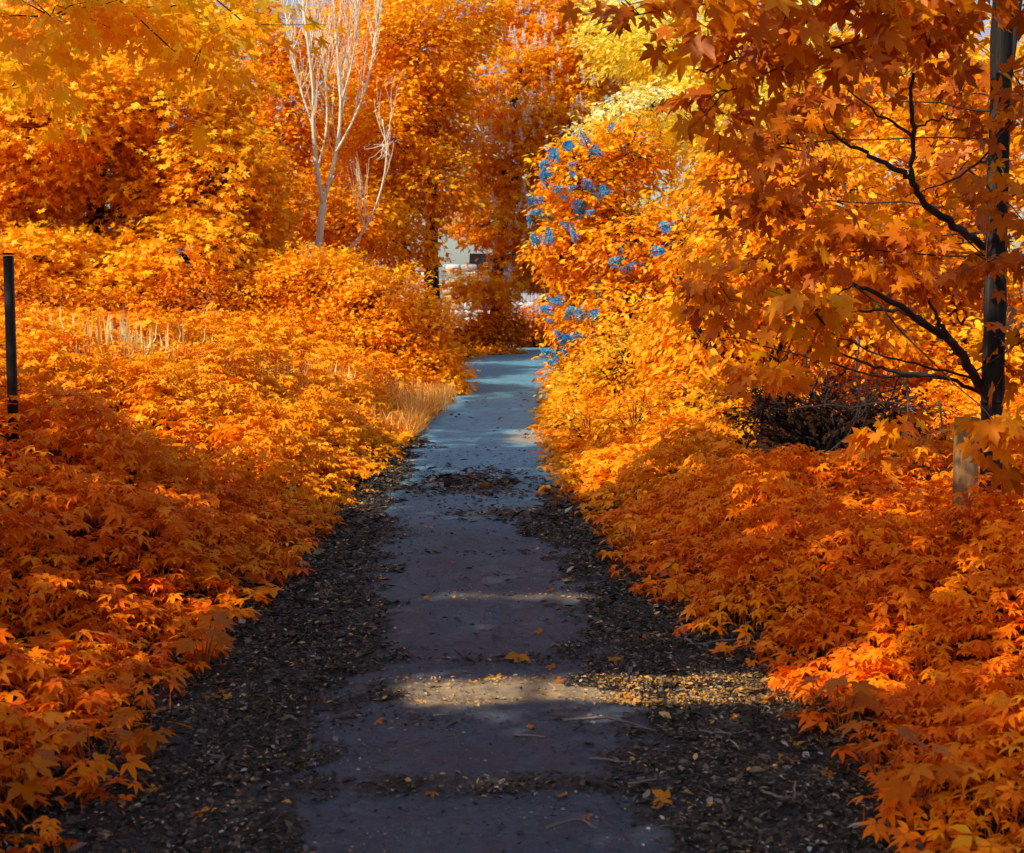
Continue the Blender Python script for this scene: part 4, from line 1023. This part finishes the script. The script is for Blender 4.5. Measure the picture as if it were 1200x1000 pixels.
# =================================================================== SMALL THINGS ON THE PATH
LEAFM = []
for v in range(4):
    mb = MB(); sv, sf = MAPLE
    q = sv.copy(); q[:, 2] += (.25 + .1 * v) * np.abs(q[:, 1]) ** 1.5 * (1 if v % 2 else .5) + .08 * np.sin(q[:, 0] * 5 + v); q[:, 0] -= .4
    q[:, 2] -= q[:, 2].min(); mb.add(q, sf, .35 + .15 * v); mb.tube(np.array([(-.35, 0, .1), (-.7, .06, .08), (-.95, .02, .02)]), [.018, .014, .012], 4, .2)
    LEAFM.append(mb.mesh('fallen_leaf', [M['fallen']]))
def fallen(px, py, s, label, v=None, z=.012):
    Y = HC * F / (py - 360.0); p = at(px, py, Y)
    v = rng.integers(0, 4) if v is None else v
    o = bpy.data.objects.new('fallen_leaf', LEAFM[v]); COL.objects.link(o)
    o.location = Vector((p[0], p[1], max(.0, float(ground_h(p[0], p[1]))) + z)); o.scale = (s, s, s)
    o.rotation_euler = (rng.normal(0, .25), rng.normal(0, .25), rng.uniform(0, 6.28))
    tag(o, label, 'leaf', 'fallen leaves on the path and its edges'); return o
for a in [(580, 806, .055, 'bright yellow fallen leaf lying in the sunlit stripe across the path', 3), (606, 786, .09, 'brown curled fallen leaf just behind the sunlit stripe', 1), (568, 574, .11, 'larger orange fallen leaf on the litter mat in the middle of the path', 2),
          (553, 560, .09, 'smaller orange fallen leaf behind the one on the litter mat', 2), (350, 909, .035, 'pale lone fallen leaf on bare asphalt at lower left', 3), (236, 975, .05, 'orange fallen leaf in the litter at the bottom left', 1), (415, 676, .045, 'small orange fallen leaf at the left edge of the bare asphalt', 2),
          (618, 515, .10, 'pale fallen leaf in the small sun spot far along the path', 3), (970, 925, .05, 'small orange fallen leaf in the litter at lower right', 2), (890, 838, .05, 'reddish fallen leaf in the right litter below the sunlit stripe', 1), (772, 960, .07, 'reddish-brown fallen leaf at the right end of the front litter band', 1), (350, 790, .06, 'reddish fallen leaf in the left litter', 0),
          (268, 812, .085, 'large orange maple leaf at the foot of the left plants', 2), (720, 786, .06, 'orange-brown fallen leaf on the right litter above the sunlit stripe', 1), (790, 722, .075, 'bright orange leaf at the foot of the right plants', 2), (735, 830, .04, 'tiny orange leaf on the right litter at the stripe', 2)]:
    fallen(*a)
cnt = 0
while cnt < 46:
    py = 480 + 510 * rng.uniform() ** .8; Y = HC * F / (py - 360); side = rng.uniform() < .5
    x = (xl(Y) + abs(rng.normal(0, .28))) if side else (xr(Y) - abs(rng.normal(0, .28)))
    px = 600 + x / Y * F
    if 5 < px < 1195:
        fallen(px, py, rng.uniform(.03, .06), 'small orange fallen leaf lying in the dark litter beside the path'); cnt += 1

cnt = 0
while cnt < 26:
    py = 540 + 450 * rng.uniform() ** .8; Y = HC * F / (py - 360); x = cx(Y) + rng.uniform(-.62, .5)
    px = 600 + x / Y * F
    if litter_amount(np.array([x]), np.array([Y]))[0] < .4:
        o_ = fallen(px, py, rng.uniform(.018, .042), 'small brown fallen leaf lying flat on the bare asphalt of the path', 0, .02); cnt += 1
def twig(pts, r, label, mat='twig'):
    Q = []
    for k, (px, py) in enumerate(pts):
        Y = HC * F / (py - 360.0); p = at(px, py, Y); p[2] = .03 + .012 * (k % 2); Q.append(p)
    Q = np.array(Q); tt = np.linspace(0, len(Q) - 1, (len(Q) - 1) * 4 + 1); ii = np.minimum(tt.astype(int), len(Q) - 2); f = (tt - ii)[:, None]
    S = Q[ii] * (1 - f) + Q[ii + 1] * f; S[1:-1] = (S[:-2] + 2 * S[1:-1] + S[2:]) / 4; S[1:-1] += rng.normal(0, .003, S[1:-1].shape)
    mb = MB(); mb.tube(S, np.linspace(r, r * .5, len(S)), 5)
    if len(S) > 5:
        p = S[len(S) // 2]; mb.tube(np.array([p, p + np.array([rng.normal(0, .05), .05, .005])]), [r * .6, r * .3], 4)
    tag(mb.build('twig', M[mat], smooth_shade=True, origin=S[0]), label, 'twig', 'twigs lying on the path and litter')
for l, r, lab in [([(798, 742), (804, 764), (815, 768), (870, 764)], .008, 'pale forked twig at the foot of the right plants'), ([(508, 856), (535, 858)], .006, 'short dark twig on bare asphalt left of centre'), ([(602, 880), (638, 887)], .007, 'dark twig on bare asphalt at the centre'),
                  ([(690, 910), (735, 918)], .005, 'thin pale twig on the asphalt right of centre'), ([(892, 950), (910, 962), (930, 960), (932, 942)], .006, 'pale hooked twig in the right litter'), ([(255, 922), (263, 914), (262, 902)], .005, 'small pale hooked twig in the left litter'),
                  ([(640, 998), (680, 990), (700, 998)], .006, 'curved twig at the bottom edge of the picture'), ([(895, 845), (902, 852)], .005, 'short pale twig below the sunlit stripe on the right'), ([(820, 875), (850, 882), (880, 876)], .005, 'grey curved twig in the right litter'), ([(735, 942), (785, 938)], .006, 'dark straight twig at the right end of the front litter band'),
                  ([(660, 862), (710, 863), (770, 876)], .007, 'long dark twig running from asphalt into the right litter')]:
    twig(l, r, lab)

# individual plants along the edges of the path
def edge_plant_meshes(v):
    st = MB(); lf = MB()
    n = 6 + v
    for k in range(n):
        a = k * 2.4 + rng.uniform(-.3, .3); s = rng.uniform(.05, .13); h = rng.uniform(.12, .30)
        tip = np.array([math.cos(a) * s, math.sin(a) * s, h])
        Q = bez((0, 0, 0), tip, .12, 6, .02); st.tube(Q, np.linspace(.003, .0018, 6), 4, cap=False)
        lf.scatter(COMP3 if v % 2 else MAPLE, tip[None], np.array([[math.cos(a), math.sin(a), -.3]]), np.array([[rng.normal(0, .2), rng.normal(0, .2) - .15, 1]]), np.array([rng.uniform(.075, .115)]), np.clip(rng.normal(.45, .1, 1), 0, 1))
    return st.mesh('stems', [M['stem']]), lf.mesh('leaves', [M['maple'] if v % 2 == 0 else M['orange']])
EP = [edge_plant_meshes(v) for v in range(5)]
def edge_plant(px, py, s, label, v):
    Y = HC * F / (py - 360.0); p = at(px, py, Y); p[2] = max(0.0, float(ground_h(p[0], p[1])))
    t = thing('seedling', p, label, 'plant', 'leafy seedlings along the path edges'); t.scale = (s, s, s); t.rotation_euler = (0, 0, rng.uniform(0, 6.28))
    for nm, me in zip(('stems', 'leaves'), EP[v]):
        o = bpy.data.objects.new(nm, me); COL.objects.link(o); o.parent = t
for a in [(110, 945, .9, 'drooping orange maple seedling at the left edge beside the lowest litter', 0), (175, 910, .8, 'orange seedling reaching furthest into the left litter', 2), (240, 800, 1.0, 'orange seedling where the left plants meet the litter, above the large fallen leaf', 2),
          (330, 690, 1.0, 'bright seedling at the left plants edge halfway up the path', 3), (985, 880, 1.0, 'lone orange seedling overhanging the right litter, lower right', 2), (1030, 940, .95, 'orange maple seedling at the right edge near the bottom', 0), (1075, 985, .9, 'leaning orange seedling at the bottom right corner of the litter', 4),
          (800, 720, .9, 'orange seedling above the pale forked twig on the right', 1), (735, 655, 1.0, 'orange seedling at the right edge beside the dark litter', 3), (20, 985, .9, 'orange seedling in the bottom left corner', 4), (650, 600, .9, 'small orange seedling where the right shrub meets the litter', 1), (385, 620, 1.0, 'small amber seedling on the left edge level with the litter mat', 3)]:
    edge_plant(*a)

# =================================================================== LIGHT, SKY, CAMERA
w = bpy.data.worlds.new('World'); SC.world = w; w.use_nodes = True
nt = w.node_tree; nt.nodes.clear()
o = nt.nodes.new('ShaderNodeOutputWorld'); bg = nt.nodes.new('ShaderNodeBackground'); sky = nt.nodes.new('ShaderNodeTexSky')
sky.sky_type = 'NISHITA'; sky.sun_disc = False; sky.sun_elevation = SUN_EL; sky.sun_rotation = SUN_AZ
sky.air_density = 1.0; sky.dust_density = 2.0; sky.ozone_density = 1.0
bg.inputs['Strength'].default_value = .15
nt.links.new(sky.outputs[0], bg.inputs[0]); nt.links.new(bg.outputs[0], o.inputs[0])
sl = bpy.data.lights.new('sun', 'SUN'); sl.energy = 5.0; sl.angle = math.radians(.5); sl.color = (1.0, .90, .74)
so = bpy.data.objects.new('sun', sl); COL.objects.link(so)
so.rotation_euler = Vector(-SUN).to_track_quat('-Z', 'Y').to_euler(); so.location = (-20, 10, 30)
cd = bpy.data.cameras.new('camera'); cam = bpy.data.objects.new('camera', cd); COL.objects.link(cam)
cam.location = (0, 0, HC); cam.rotation_euler = (PI / 2 - PITCH, 0, 0)
cd.sensor_width = 36; cd.lens = F / 1200 * 36; cd.clip_start = .05; cd.clip_end = 3000
cd.dof.use_dof = True; cd.dof.focus_distance = 9.5; cd.dof.aperture_fstop = 6.3
SC.camera = cam
SC.view_settings.view_transform = 'Standard'; SC.view_settings.look = 'None'; SC.view_settings.exposure = 0; SC.view_settings.gamma = 1
SC.render.engine = 'CYCLES'
cy = SC.cycles
cy.max_bounces = 7; cy.diffuse_bounces = 4; cy.glossy_bounces = 2; cy.transmission_bounces = 5; cy.transparent_max_bounces = 4
cy.caustics_reflective = False; cy.caustics_refractive = False; cy.sample_clamp_indirect = 6
cy.use_adaptive_sampling = True; cy.adaptive_threshold = .03
try:
    cy.use_denoising = True; cy.denoiser = 'OPENIMAGEDENOISE'
except Exception:
    pass
